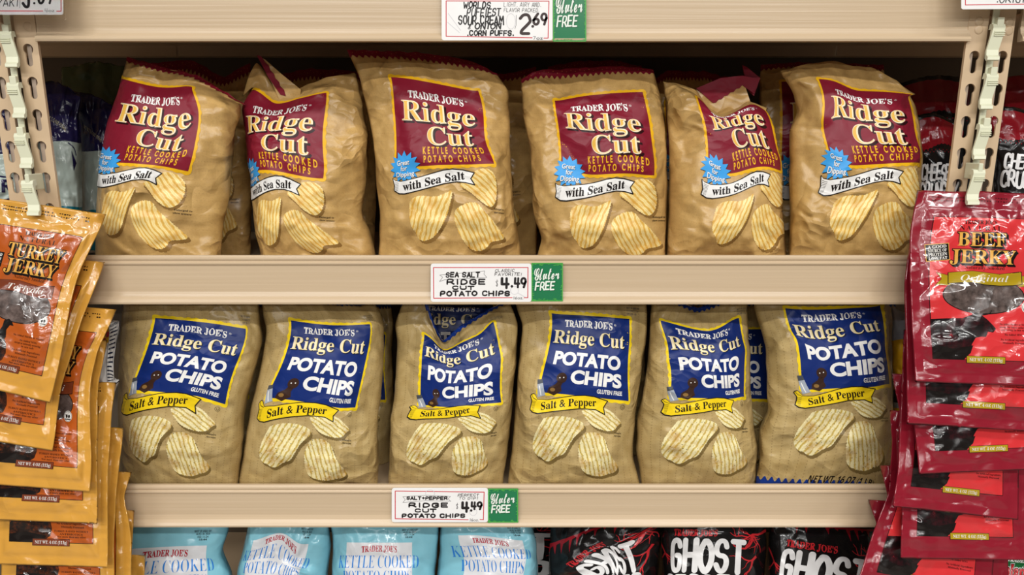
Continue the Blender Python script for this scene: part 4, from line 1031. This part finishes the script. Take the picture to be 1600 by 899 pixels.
second(BLU, BI, (1050, 468, 1212, 756), (1083, 512, 116, 112), .155, 35, dL, 'navy label chip bag behind the one with the sagging label', g3, -45, 162, -66, 288)
second(BLU, BI, (1235, 470, 1398, 748), (1260, 510, 110, 108), .18, 36, dL, 'navy label chip bag behind the one nearest the crimson jerky', g3, -45, 186, -66, 288)

def proj(x, y, z):
    d = np.array([x, y + DIST, z - CAMZ]); f = np.array([0, CP, -SP]); u = np.array([0, SP, CP])
    return 800 + FPX * d[0] / (d @ f), 449.5 - FPX * (d @ u) / (d @ f)
def deck_py(key, Y): return proj(0, Y, DECK[key])[1]

# ------------------------------------------------------------------ jerky pouches hanging from the strips
def jerky_design(kind):
    beef = kind == 'beef'
    D = Design('j_red' if beef else 'j_gold')
    lab, tg = ('j_scarlet', 'j_olive') if beef else ('j_rust', 'j_brown')
    D.element('tear_strip')
    rq = random.Random(3); D.add(M['j_ink'] if not beef else M['j_dim'], .4, cat(*[rect(x, 9 + k * 5, x + rq.uniform(1.5, 3.4), 9.7 + k * 5 + rq.uniform(.3, 1.6)) for k in range(2) for x in np.arange(24, 180, 4.4) if rq.random() < .85]))
    D.element('front_label'); D.add(M['j_ink'], .45, rect(27, 40, 179, 263)); D.add(M[lab], .6, rect(28, 41, 178, 262))
    D.element('brand_lettering', 'front_label')
    D.add(M['j_ink'], .8, text("TRADER JOE'S", 76, 128, 51, 6, 'b', .01)); D.add(M['j_ink'], .8, text('NATURAL', 68, 136, 61, 7.5, 'b', -.005, 1.3))
    D.element('product_lettering', 'front_label')
    for t, a, b, y in ((('BEEF', 66, 142, 85) if beef else ('TURKEY', 54, 158, 87)), ('JERKY', 56, 156, 112)):
        for o in (1, 2, 3): D.add(M['j_ink'], .7, tr(text(t, a, b, y, 21, 'b', .03), o, o))
        D.add(M['j_ink'], .75, text(t, a, b, y, 21, 'b', .045)); D.add(M['j_tan'], .85, text(t, a, b, y, 21, 'b', .0))
        if beef: D.add(M['j_dim'], .95, cat(*[rect(x, y - 5, x + 5, y) for x in ()])) if False else None
    D.add(M['j_ink'], .8, text('Naturally Smoked', 78, 138, 121, 5.5, 'b', -.01))
    D.element('window'); D.add(M['j_ink'], .7, ellipse(107, 162, 61, 29, 40)); D.add(M['j_meat'], .8, ellipse(107, 162, 59.5, 27.5, 40))
    D.element('banner')
    P = [(54, 128), (70, 126), (90, 124), (110, 126), (130, 128), (150, 125), (163, 123), (164, 143), (150, 145), (130, 146), (110, 145), (90, 142), (70, 143), (54, 145)]
    tails = [[(54, 132), (38, 128), (45, 138), (36, 148), (58, 147)], [(163, 130), (180, 127), (172, 136), (181, 146), (158, 146)]]
    if beef: D.add(M['j_ink'], .9, cat(*[outline(t, 1) for t in tails])); D.add(M[tg], .95, cat(*[poly(t) for t in tails]))
    D.add(M['j_ink'], 1.0, outline(P, 1.1)); D.add(M[tg], 1.05, poly(P))
    D.element('banner_lettering', 'banner'); D.add(M['j_white'], 1.15, text('Original' if beef else 'Teriyaki', 72, 144, 139.5, 9.5, 'bi', -.012))
    if beef:
        D.element('steer_picture')
        D.add(M['j_hide'], .8, poly([(28, 201), (50, 199), (75, 198), (84, 194), (96, 190), (104, 193), (112, 199), (121, 208), (125, 213), (121, 219), (113, 218), (110, 226), (102, 226), (94, 228), (88, 238), (86, 248), (28, 262)]))
        D.add(M['j_ink'], .82, poly([(28, 240), (60, 246), (90, 240), (86, 252), (76, 262), (28, 262)]))
        D.add(M['j_ink'], .9, cat(ribbon(smooth([(98, 192), (108, 192), (117, 189), (118, 184)], 2), 2.4, .6), ribbon(smooth([(90, 190), (96, 184), (104, 181)], 2), 1.8, .5), ellipse(94, 192, 5, 2, 10)))
        D.element('protein_badge'); D.add(M['j_tan'], .8, tr(rect(21, 83, 55, 110), rot=-.12, about=(38, 96))); D.add(M['j_ink'], .9, tr(rect(22, 84, 54, 109), rot=-.12, about=(38, 96)))
        for k, t in enumerate(('A GOOD', 'SOURCE OF', 'PROTEIN', 'LOW FAT')): D.add(M['j_white'], 1.0, tr(text(t, 25, 51, 90 + k * 6, 4.6, 'b', .01), rot=-.12, about=(38, 96)))
        rows = [('No Added Nitrites or Nitrates', 131, 176, 207), ('except for those naturally', 131, 174, 211.5), ('occurring in sea salt', 133, 172, 215.5), ('No Added MSG', 139, 166, 223), ('No Artificial Ingredients', 133, 175, 231), ('Minimally Processed', 136, 172, 236)]
        D.element('emblem'); D.add(M['j_white'], .8, ellipse(169, 178, 5.5, 8, 18)); D.add(M['j_ink'], .9, cat(outline([(169 + 4.3 * math.cos(a), 178 + 6.5 * math.sin(a)) for a in np.linspace(0, 6, 16)], .5), poly([(166, 182), (169, 173), (172, 182)])))
        tagx = (80, 140)
    else:
        D.element('turkey_picture')
        D.add(M['j_feather'], .8, poly([(28, 232), (40, 214), (58, 206), (78, 208), (92, 216), (100, 226), (104, 240), (101, 252), (92, 258), (84, 262), (28, 262)]))
        D.add(M['j_ink'], .85, cat(poly([(78, 214), (84, 200), (84, 190), (92, 186), (99, 190), (104, 196), (97, 196), (93, 204), (96, 216), (90, 226)]), poly([(28, 250), (60, 246), (95, 252), (84, 262), (28, 262)])))
        rows = [('No Added Nitrites or Nitrates', 108, 168, 210), ('No Added MSG', 122, 156, 217), ('except as naturally occurring', 114, 164, 221.5), ('in sea salt', 128, 152, 226), ('No Artificial Ingredients', 112, 166, 233), ('Minimally Processed', 120, 162, 238), ('TURKEY RAISED WITHOUT', 108, 170, 245), ('ANTIBIOTICS', 118, 160, 250), ('Not more than any other', 114, 166, 254)]
        D.element('emblem'); D.add(M['j_white'], .8, ellipse(158, 180, 9, 9, 22)); D.add(M['j_ink'], .9, cat(outline([(158 + 8 * math.cos(a), 180 + 8 * math.sin(a)) for a in np.linspace(0, 6.28, 24)][:-1], .5), rect(152, 184, 164, 185.5), ellipse(155.5, 180, 2.2, 3, 10), ellipse(160.5, 180, 2.2, 3, 10)))
        D.element('side_badge'); D.add(M['j_ink'], .8, rect(22, 84, 50, 108))
        for k, t in enumerate(('A GOOD', 'SOURCE OF', 'PROTEIN')): D.add(M['j_white'], .9, text(t, 25, 47, 91 + k * 7, 4.6, 'b', .01))
        tagx = (70, 136)
    D.element('claims_lettering'); 
    for t, a, b, y in rows: D.add(M['j_ink'], .8, text(t, a, b, y, 3.0, 'b', .0))
    D.element('weight_tag'); D.add(M['j_ink'], .9, rect(tagx[0] - .7, 256.3, tagx[1] + .7, 267.7)); D.add(M[tg], 1.0, rect(tagx[0], 257, tagx[1], 267))
    D.element('weight_lettering', 'weight_tag'); D.add(M['j_white'], 1.1, text('NET WT. 4 OZ (113g)', tagx[0] + 4, tagx[1] - 4, 264.4, 4.8, 'b', .0))
    return D
TUR = jerky_design('turkey'); BEE = jerky_design('beef')
def jerky(D, TL, TR, BR, BL, Ltr, Rtr, Ybot, Ytop, seed, label, group, curl, crease=60, amp=.0011):
    q = [np.array(p, float) for p in (TL, TR, BR, BL)]
    bl = lambda u, v: q[0] * (1 - u) * (1 - v) + q[1] * u * (1 - v) + q[2] * u * v + q[3] * (1 - u) * v
    ii = [(x, y) + tuple(bl(x / 207, y / 300)) for x, y in ((28, 41), (178, 41), (178, 262), (28, 262), (104, 150))]
    if curl > 0: yd = lambda X, Y: .013 * np.clip((X - 190) / 17, 0, 1) ** 1.5 * np.clip((26 - Y) / 26, 0, 1)
    else: yd = lambda X, Y: .013 * np.clip((17 - X) / 17, 0, 1) ** 1.5 * np.clip((26 - Y) / 26, 0, 1)
    wav = random.Random(seed); k = wav.uniform(-1.5, 1.5)
    top = [tuple(bl(t, 0) + np.array([0, k * math.sin(t * 9)])) for t in (.25, .5, .75)]
    pouch('jerky_pouch', D, (0, 207, 0, 300), top, [TL] + Ltr + [BL], [TR] + Rtr + [BR], ii, Ybot, .0042, Ytop - Ybot, seed, label, 'jerky pouch', group, None, None, amp, None, 'flat', ydip=yd, lam=.01, ncreases=crease) if False else \
    pouch('jerky_pouch', D, (0, 207, 0, 300), top, [TL] + Ltr + [BL], [TR] + Rtr + [BR], ii, Ybot, .0042, Ytop - Ybot, seed, label, 'jerky pouch', group, None, None, amp, None, 'flat', ydip=yd, lam=.01, ncrease=crease)
gT = 'amber jerky pouches on the left clip strip'
TD = [((-12, 309), (166, 335), (78, 630), (-95, 588), [], [(122, 432)], 'frontmost amber turkey jerky pouch gripped by the lowest visible clip'),
      ((-20, 392), (164, 410), (82, 705), (-92, 676), [], [(128, 500), (95, 610)], 'amber jerky pouch just beneath the frontmost one, right edge slanting'),
      ((0, 466), (182, 484), (140, 769), (-42, 755), [], [(153, 547), (143, 590)], 'amber jerky pouch with a round white emblem showing beside the slanted ones'),
      ((-10, 520), (168, 532), (152, 819), (-28, 812), [], [(154, 600), (152, 700)], 'amber jerky pouch ending just above the fifth, its top hidden by others'),
      ((-2, 588), (182, 598), (168, 887), (-10, 882), [], [(175, 640), (169, 740)], 'amber jerky pouch with the lowest complete bottom edge in view'),
      ((10, 660), (193, 669), (180, 950), (0, 945), [], [(182, 770), (178, 850)], 'amber jerky pouch with its corner beside the first navy bag, just above the lower channel'),
      ((18, 728), (206, 738), (206, 1020), (20, 1012), [], [(194, 775), (204, 830)], 'amber jerky pouch whose curled corner reaches the lower shelf edge'),
      ((26, 790), (210, 798), (205, 1075), (25, 1070), [], [(206, 860)], 'amber jerky pouch with its corner in front of the lower price channel'),
      ((40, 860), (228, 868), (222, 1140), (40, 1135), [], [(223, 930)], 'lowest amber jerky pouch, beside the first aqua bag')]
for k, (a, b, c, d, l, r_, lb) in enumerate(TD): jerky(TUR, a, b, c, d, l, r_, -.088 + .001 * k, -.024 + .001 * k, 50 + k, lb, gT, 1)
gB = 'crimson jerky pouches on the right clip strip'
BD = [((1433, 297), (1634, 303), (1637, 604), (1430, 597), [(1422, 360), (1421, 430), (1425, 520)], [(1641, 450)], 'frontmost crimson beef jerky pouch gripped by the lowest right clip'),
      ((1420, 382), (1640, 386), (1643, 676), (1417, 663), [(1413, 440), (1416, 560)], [], 'crimson jerky pouch whose gold weight tag shows right below the frontmost one'),
      ((1424, 460), (1632, 455), (1642, 733), (1436, 741), [(1420, 560), (1428, 665)], [], 'crimson jerky pouch with a shiny wrinkled lower seal, third one down'),
      ((1412, 515), (1610, 530), (1591, 813), (1395, 792), [(1408, 620), (1402, 742)], [(1592, 735)], 'crimson jerky pouch with a tilted weight tag, leaning to the left'),
      ((1393, 584), (1605, 592), (1612, 876), (1407, 873), [(1405, 640), (1402, 700), (1409, 795)], [], 'crimson jerky pouch below the left leaning one, its bottom seal level'),
      ((1390, 641), (1572, 660), (1545, 965), (1336, 925), [(1394, 690), (1388, 770), (1362, 838)], [], 'crimson jerky pouch swung out to the left at the bottom of the stack'),
      ((1374, 727), (1570, 738), (1580, 1010), (1385, 1005), [(1386, 770), (1384, 850)], [], 'crimson jerky pouch with a curled corner against the lower price channel'),
      ((1356, 781), (1556, 790), (1566, 1070), (1374, 1065), [(1370, 820), (1374, 900)], [], 'lowest crimson jerky pouch, its curled corner below the price channel')]
for k, (a, b, c, d, l, r_, lb) in enumerate(BD): jerky(BEE, a, b, c, d, l, r_, -.088 + .001 * k, -.024 + .001 * k, 70 + k, lb, gB, -1)

# ------------------------------------------------------------------ aqua and black bags on the bottom shelf
def aqua_design():
    D = Design('aqua')
    D.element('front_label'); D.add(M['aqua_w'], .4, rect(0, 0, 102, 150))
    D.element('brand_lettering', 'front_label'); D.add(M['aqua_r'], .6, text("TRADER JOE'S", 23, 78, 15, 9.5, 'b', .014, f=lambda x, y: (x, y - .8 + .016 * (x - 50) ** 2 * .12)))
    D.element('product_lettering', 'front_label')
    for t, a, b, y in (('KETTLE COOKED', -13, 112, 40), ('POTATO CHIPS', -4, 101, 64)): D.add(M['aqua_t'], .6, text(t, a, b, y, 20, 'b', -.016))
    chip(D, [(10, 80), (40, 72), (80, 78), (92, 100), (70, 120), (30, 116), (8, 100)], M['chip_y'], .5, M['aqua_w'], .4, 7, 9)
    D.element('date_lettering')
    for k, t in enumerate(('BEST IF USED BY', 'AUG 26 2025', '102 11:24', '18:44')): D.add(M['ink'], .5, text(t, 84 + k * 2.2, 108 - k * 2.2, -20 + k * 4.2, 3.0, 'n', .01))
    D.element('top_seal'); D.add(M['aqua_d'], .4, rect(-60, -60, 170, -44))
    return D
def ghost_design():
    D = Design('black')
    D.element('brand_lettering'); D.add(M['blackr'], .5, text("TRADER JOE'S", 4, 70, 12, 10.5, 'b', .02, f=lambda x, y: (x, y + .8 * math.sin(x * .6))))
    D.element('product_lettering')
    D.add(M['blackw'], .6, strokes('GHOST', 2, 110, 66, 46, 8.2, .03, .0, 4, gap=.32)); D.add(M['blackw'], .6, strokes('PEPPER', -8, 112, 116, 42, 7.6, .03, .0, 5, gap=.3))
    D.add(M['blackw'], .6, strokes('POTATO CHIPS', -4, 108, 138, 14, 2.6, .03, 0, 6))
    rr = random.Random(5); G = []
    def crack(p, a, L, w, dep):
        P = [p]; 
        for k in range(6): a += rr.uniform(-.7, .7); p = (p[0] + L / 6 * math.cos(a), p[1] + L / 6 * math.sin(a)); P.append(p)
        G.append(ribbon(P, w, w * .3, False))
        if dep:
            for k in range(2): crack(P[rr.randrange(1, 5)], a + rr.choice([-1, 1]) * rr.uniform(.5, 1.1), L * .6, w * .6, dep - 1)
    for p, a in (((126, 8), 1.6), ((132, 40), 1.7), ((150, 0), 2.0), ((-30, 60), 1.2), ((-36, 10), 1.5)): G.clear(); crack(p, a, 52, 4.2, 2); D.element('red_crack'); D.add(M['blackr'], .5, cat(*G))
    D.element('drip_border'); P = [(176, -35), (-66, -35)]; x = -66
    while x < 176: P += [(x + 2, -31.5), (x + 4 + rr.uniform(0, 3), -20 + rr.uniform(-9, 10)), (x + 8, -31 + rr.uniform(0, 2))]; x += rr.choice((10, 13, 17))
    D.add(M['blackd'], .4, poly(P))
    D.element('top_seal'); D.add(M['black'], .4, rect(-66, -60, 176, -42))
    return D
AQU = aqua_design(); GHO = ghost_design(); dB = DECK['base']
pB = deck_py('base', .03) + 12
def low(D, dom, Lp, Rp, ii, seed, label, cat_grp, Y0=.062, top=(), thick=.05, amp=.0016):
    Lp = list(Lp) + [(Lp[-1][0] + 2, 1000), (Lp[-1][0] + 4, pB)]; Rp = list(Rp) + [(Rp[-1][0] - 2, 1000), (Rp[-1][0] - 4, pB)]
    return pouch('chip_bag', D, dom, list(top), Lp, Rp, ii, Y0, thick, .01, seed, label, 'chip bag', cat_grp, dB, .003, amp, None)
gA = 'aqua chip bags on the bottom shelf'; gG = 'black chip bags on the bottom shelf'
def ap(x0, y0, s, sy=None, sk=0.0, ang=0.0):
    return [(a, b, x0 + a * s * math.cos(ang), y0 + b * (sy or s) + a * s * math.sin(ang)) for a, b in ((0, 0), (102, 0), (-13, 40), (112, 40), (23, 15), (78, 15), (-4, 64), (101, 64), (50, 120))]
low(AQU, (-39, 135, -60, 255), [(184, 792), (182, 824), (184, 880)], [(355, 792), (358, 826), (347, 862), (361, 899)], ap(194, 859, 1.27, 1.0, ang=-.05), 101, 'aqua chip bag beside the amber jerky, its lettering cut off at the left', gA, top=((260, 788),))
low(AQU, (-36, 138, -60, 255), [(388, 792), (387, 826), (371, 894)], [(512, 800), (517, 850), (512, 899)], [(0, 0, 396, 845), (23, 15, 414, 851), (50, 15, 440, 844), (78, 15, 462, 866), (102, 0, 482, 850), (-13, 40, 379, 877), (50, 40, 434, 874), (112, 40, 479, 890), (-4, 64, 380, 896), (101, 64, 466, 900), (50, 120, 425, 960)], 102, 'aqua chip bag with a crumpled, arching front beside the black gap', gA, Y0=.07, top=((450, 790),), amp=.0024)
low(AQU, (-36, 138, -60, 255), [(513, 800), (520, 840), (519, 899)], [(688, 800), (683, 860), (680, 899)], ap(542, 848, 1.0), 103, 'aqua chip bag under the salt and pepper price sign', gA, top=((600, 796),))
low(AQU, (-24, 132, -60, 255), [(690, 796), (687, 850), (683, 899)], [(824, 796), (838, 850), (841, 899)], [(0, 0, 716, 837), (102, 0, 816, 845), (23, 15, 739, 848), (78, 15, 795, 854), (-13, 40, 707, 871), (112, 40, 830, 874), (-4, 64, 720, 893), (101, 64, 817, 897), (50, 120, 765, 950)], 104, 'aqua chip bag next to the black ghost pepper bags', gA, top=((760, 792),))
second(AQU, None, (845, 800, 960, 1010), (860, 850, 80, 110), .19, 105, dB, 'aqua chip bag just behind the first black bag', 'aqua chip bags in the second rank', -36, 138, -60, 255) if False else None
def gp(x0, y0, s, ang=0.0, sy=None):
    c, n = math.cos(ang), math.sin(ang); t = sy or s
    return [(a, b, x0 + a * s * c - b * t * n, y0 + a * s * n + b * t * c) for a, b in ((4, 2), (70, 2), (2, 66), (110, 66), (110, 20), (2, 20), (-8, 116), (112, 116))]
low(GHO, (-36, 132, -60, 255), [(800, 800), (798, 850), (790, 899)], [(905, 806), (908, 850), (900, 899)], gp(770, 822, .78), 111, 'black chip bag squeezed beside the aqua bags, only its last letters showing', gG, Y0=.175, amp=.0022)
low(GHO, (-24, 141, -60, 255), [(862, 812), (858, 860), (858, 899)], [(1030, 800), (1033, 850), (1028, 899)], [(4, 10, 890, 887), (37, 8, 915, 866), (70, 8, 944, 851), (2, 20, 903, 889), (2, 66, 925, 905), (60, 20, 950, 858), (60, 66, 965, 895), (110, 20, 985, 850), (110, 66, 997, 890), (50, 116, 960, 945)], 112, 'black chip bag with a folded, curving front and slanted lettering', gG, Y0=.068, top=((900, 806), (960, 798)), amp=.0026)
low(GHO, (-24, 150, -60, 255), [(1034, 798), (1034, 850), (1036, 899)], [(1194, 798), (1198, 850), (1194, 899)], gp(1050, 825, 1.02, .03), 113, 'black chip bag with its whole first word showing, second from the crimson jerky', gG, top=((1110, 795),))
low(GHO, (-30, 138, -60, 255), [(1202, 796), (1202, 850), (1200, 899)], [(1368, 808), (1374, 860), (1372, 899)], gp(1226, 841, 1.2, .15, 1.02), 114, 'black chip bag partly hidden by the crimson jerky, lettering sloping down', gG, Y0=.066, top=((1280, 802),), amp=.002)
second(GHO, None, (1180, 812, 1330, 1000), (1195, 872, 110, 90), .19, 115, dB, 'black chip bag behind the sloping one, red zigzag corner showing', 'black chip bags in the second rank', -36, 141, -60, 255, omit=()) if False else None
def jal_design():
    D = Design('jgreen'); D.element('product_lettering')
    D.add(M['white'], .4, text('Jalapeño', 0, 70, 30, 22, 'b', .09)); D.add(M['ink'], .5, text('Jalapeño', 0, 70, 30, 22, 'b', .06)); D.add(M['blackr'], .6, text('Jalapeño', 0, 70, 30, 22, 'b', .02))
    D.add(M['white'], .5, text("TRADER JOE'S", 10, 66, 2, 8, 'b', .02)); D.element('pepper_picture'); D.add(M['lime'], .4, ellipse(-16, 6, 9, 22, 20)); D.add(M['yellow'], .45, ellipse(-18, 38, 8, 14, 20))
    return D
JAL = jal_design()
low(JAL, (-30, 120, -30, 210), [(1548, 862), (1544, 899)], [(1690, 860), (1694, 899)], [(0, 8, 1564, 880), (70, 8, 1628, 886), (0, 30, 1563, 902), (70, 30, 1630, 906), (35, 120, 1598, 990)], 121, 'green chip bag with red outlined lettering below the crimson jerky', 'green chip bags on the bottom shelf', Y0=.07)
pouch('chip_bag', JAL, (-30, 120, -30, 210), [], [(1305, 826), (1302, 900), (1302, pB - 60)], [(1428, 826), (1430, 900), (1430, pB - 60)], [(0, 8, 1338, 846), (70, 8, 1392, 848), (0, 30, 1336, 868), (70, 30, 1394, 868), (35, 120, 1366, 950)], .2, .04, .01, 122, 'dark green chip bag in the shade behind the sloping black one', 'chip bag', 'green chip bags on the bottom shelf', dB, .1)

# ------------------------------------------------------------------ neighbouring snacks on the middle and lower shelves
def navy_design():
    D = Design('ink_navy')
    D.element('weight_lettering'); D.add(M['lett'], .5, tr(text('NET WT 5.5 OZ (156g)', 14, 108, 40, 7.5, 'b', -.01), rot=.38, about=(14, 40)))
    D.element('product_lettering'); D.add(M['ink_navy'], .5, cat(text('ER', 92, 134, 186, 30, 'sb', .02), ribbon(smooth([(16, 150), (70, 140), (134, 152)], 2), 4), ribbon(smooth([(16, 205), (70, 214), (134, 202)], 2), 4)))
    D.element('swirl_picture'); D.add(M['ink_navy'], .5, cat(poly([(120, 110), (134, 128), (124, 140), (138, 134), (128, 150)]), ribbon(smooth([(110, 96), (130, 104), (136, 118)], 2), 3)))
    return D
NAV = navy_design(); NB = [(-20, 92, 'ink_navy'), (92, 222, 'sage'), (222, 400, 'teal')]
def snack(D, dom, Lp, Rp, ii, Y0, seed, label, catg, group, deck, bands=None, omit=(), thick=.027, top=(), base=None, ymin=.02, amp=.0016, name='snack_bag', lean=.03):
    return pouch(name, D, dom, list(top), Lp, Rp, ii, Y0, thick, lean, seed, label, catg, group, deck, ymin, amp, None, omit=omit, bands=bands, basemat=base)
pM = lambda Y: deck_py('middle', Y) + 3
gN = 'navy and sage snack bags'
def lin_ii(x0, y0, x1, y1, W=150, H=330): return [(a, b, x0 + (x1 - x0) * a / W, y0 + (y1 - y0) * b / H) for a, b in ((0, 0), (W, 0), (W, H), (0, H), (W / 2, H / 2))]
snack(NAV, (0, 150, -18, 330), [(56, 130), (58, 220), (62, 320), (66, 392)], [(120, 150), (124, 214), (125, 320), (126, 392)], lin_ii(58, 152, 126, 408), .13, 131, 'navy and sage snack bag right beside the left uprights, corner of its swirl showing', 'snack bag', gN, dM, NB, ('product_lettering',), top=((86, 126), (110, 138)))
snack(NAV, (0, 150, -18, 330), [(112, 140), (126, 216), (127, 320), (128, 392)], [(186, 170), (180, 216), (172, 320), (170, 392)], lin_ii(104, 170, 176, 408), .19, 132, 'navy and sage snack bag between its twin and the first maroon label bag', 'snack bag', gN, dM, NB, ('product_lettering', 'swirl_picture'), top=((150, 150),))
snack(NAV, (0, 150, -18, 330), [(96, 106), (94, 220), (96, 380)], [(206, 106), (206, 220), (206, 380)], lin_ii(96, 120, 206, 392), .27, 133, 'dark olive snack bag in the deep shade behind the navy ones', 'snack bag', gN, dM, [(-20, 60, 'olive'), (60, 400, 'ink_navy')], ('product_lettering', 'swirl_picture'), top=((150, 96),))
snack(NAV, (0, 150, -18, 330), [(-80, 160), (-82, 260), (-80, 399)], [(26, 170), (30, 260), (34, 399)], lin_ii(-84, 182, 32, 392), .07, 134, 'navy and sage snack bag beyond the left uprights with dark lettering', 'snack bag', gN, dM, NB, ('weight_lettering', 'swirl_picture'), top=((-30, 160),))
def crunchy_design():
    D = Design('black')
    D.element('colour_band'); D.add(M['blackd'], .35, poly([(0, -6)] + [(x, 44 + 5 * math.sin(x * .05) + (2 if (x // 6) % 2 else 0)) for x in range(0, 151, 6)] + [(150, -6)]))
    D.add(M['blackd'], .35, cat(*[ellipse(6 + k * 6, 52 + (k % 2) * 4, 1.5, 1.5, 6) for k in range(24)]))
    D.element('product_lettering')
    D.add(M['blackw'], .5, strokes('CHEESE', 20, 110, 118, 34, 6, .08, .12, 11, gap=.2)); D.add(M['blackw'], .5, strokes('CRUNCHY', 12, 134, 164, 38, 6.5, .1, .1, 12, gap=.18))
    D.element('puff_picture')
    for pts in ([(20, 206), (44, 200), (66, 214), (74, 240)], [(84, 190), (92, 212), (88, 240)], [(100, 222), (112, 214), (132, 232)], [(30, 232), (54, 244), (96, 256)]): D.add(M['orange'], .5, ribbon(smooth(pts, 2), 13))
    D.element('bowl_picture'); D.add(M['blackw'], .6, poly([(66, 252), (96, 238), (134, 246), (140, 270), (60, 276)])); D.add(M['steel'], .65, ellipse(100, 262, 22, 8, 18))
    return D
CRU = crunchy_design(); gC = 'black and red crunchy snack bags'
snack(CRU, (0, 150, -12, 300), [(1425, 180), (1430, 260), (1432, 392)], [(1500, 196), (1502, 260), (1500, 392)], lin_ii(1428, 204, 1505, 400, 150, 300), .15, 141, 'black snack bag with dark red band between a maroon label bag and the upright', 'snack bag', gC, dM, top=((1460, 176),))
snack(CRU, (0, 150, -12, 300), [(1405, 130), (1406, 220), (1410, 385)], [(1512, 120), (1516, 220), (1516, 385)], lin_ii(1408, 142, 1514, 395, 150, 300), .24, 142, 'black snack bag in the deep shade behind the red banded one', 'snack bag', gC, dM, top=((1455, 118),))
snack(CRU, (0, 150, -12, 300), [(1552, 172), (1556, 260), (1558, 399)], [(1662, 165), (1664, 260), (1660, 399)], lin_ii(1548, 186, 1662, 380, 150, 300), .07, 143, 'black snack bag beyond the right uprights with white lettering and orange puffs', 'snack bag', gC, dM, top=((1575, 166), (1620, 176)))
snack(CRU, (0, 150, -12, 300), [(1566, 120), (1568, 250), (1566, 390)], [(1690, 120), (1690, 250), (1690, 390)], lin_ii(1566, 136, 1690, 390, 150, 300), .17, 144, 'black and dark red snack bag behind the one beyond the right uprights', 'snack bag', gC, dM, top=((1620, 116),), base='blackd')
def small_design(kind):
    D = Design('white' if kind == 'facts' else 'silver')
    if kind == 'facts':
        D.element('checker_print'); 
        for i in range(5):
            for j in range(4): D.add(M['yellow'] if (i + j) % 2 else M['blackr'], .4, rect(i * 12, j * 12, i * 12 + 12, j * 12 + 12))
        D.element('facts_panel'); D.add(M['inkn'], .4, rect(60, 0, 105, 140)); D.add(M['white'], .5, rect(62, 2, 103, 138))
        D.add(M['inkn'], .6, text('Nutrition', 64, 101, 14, 9, 'sb', .02)); D.add(M['inkn'], .6, cat(*[rect(64, 20 + k * 8, 64 + (36 if k % 3 else 28), 23 + k * 8) for k in range(14)]))
    else:
        D.element('snack_window'); D.add(M['yellow'], .4, rect(0, 60, 105, 140)); D.add(M['ink'], .5, poly([(0, 140), (105, 110), (105, 170), (0, 160)])); D.add(M['yellow'], .45, rect(0, 170, 105, 300))
    return D
pL = lambda Y: deck_py('lower', Y) + 3
FAC = small_design('facts'); SIL = small_design('silver')
snack(FAC, (0, 105, -9, 300), [(150, 500), (148, 600), (150, 758)], [(180, 502), (180, 596), (172, 640), (172, 758)], [(0, 0, 150, 508), (105, 0, 185, 500), (105, 140, 188, 594), (0, 140, 150, 600), (50, 290, 165, 750)], .022, 151, 'white packet with a nutrition panel tucked behind the amber jerky', 'snack packet', None, dL, base='white', thick=.008, ymin=.006, name='snack_packet')
snack(SIL, (0, 105, -9, 300), [(1393, 490), (1396, 600), (1398, 758)], [(1450, 490), (1452, 600), (1450, 758)], lin_ii(1393, 480, 1452, 750, 105, 290), .13, 152, 'silver and yellow snack packet half hidden behind the crimson jerky', 'snack packet', None, dL, thick=.02, name='snack_packet')
snack(SIL, (0, 105, -9, 300), [(1586, 560), (1586, 660), (1586, 758)], [(1660, 560), (1660, 660), (1660, 758)], lin_ii(1586, 555, 1660, 750, 105, 290), .05, 153, 'orange and yellow snack bag beyond the right stack of crimson jerky', 'snack bag', None, dL, base='orange', thick=.035)
shelf('lower', U(1589, 40).x + .004, XR + .6, 'lower beige shelf of the bay beyond the right uprights')
shelf('base', U(1589, 40).x + .004, XR + .6, 'bottom beige shelf of the bay beyond the right uprights')
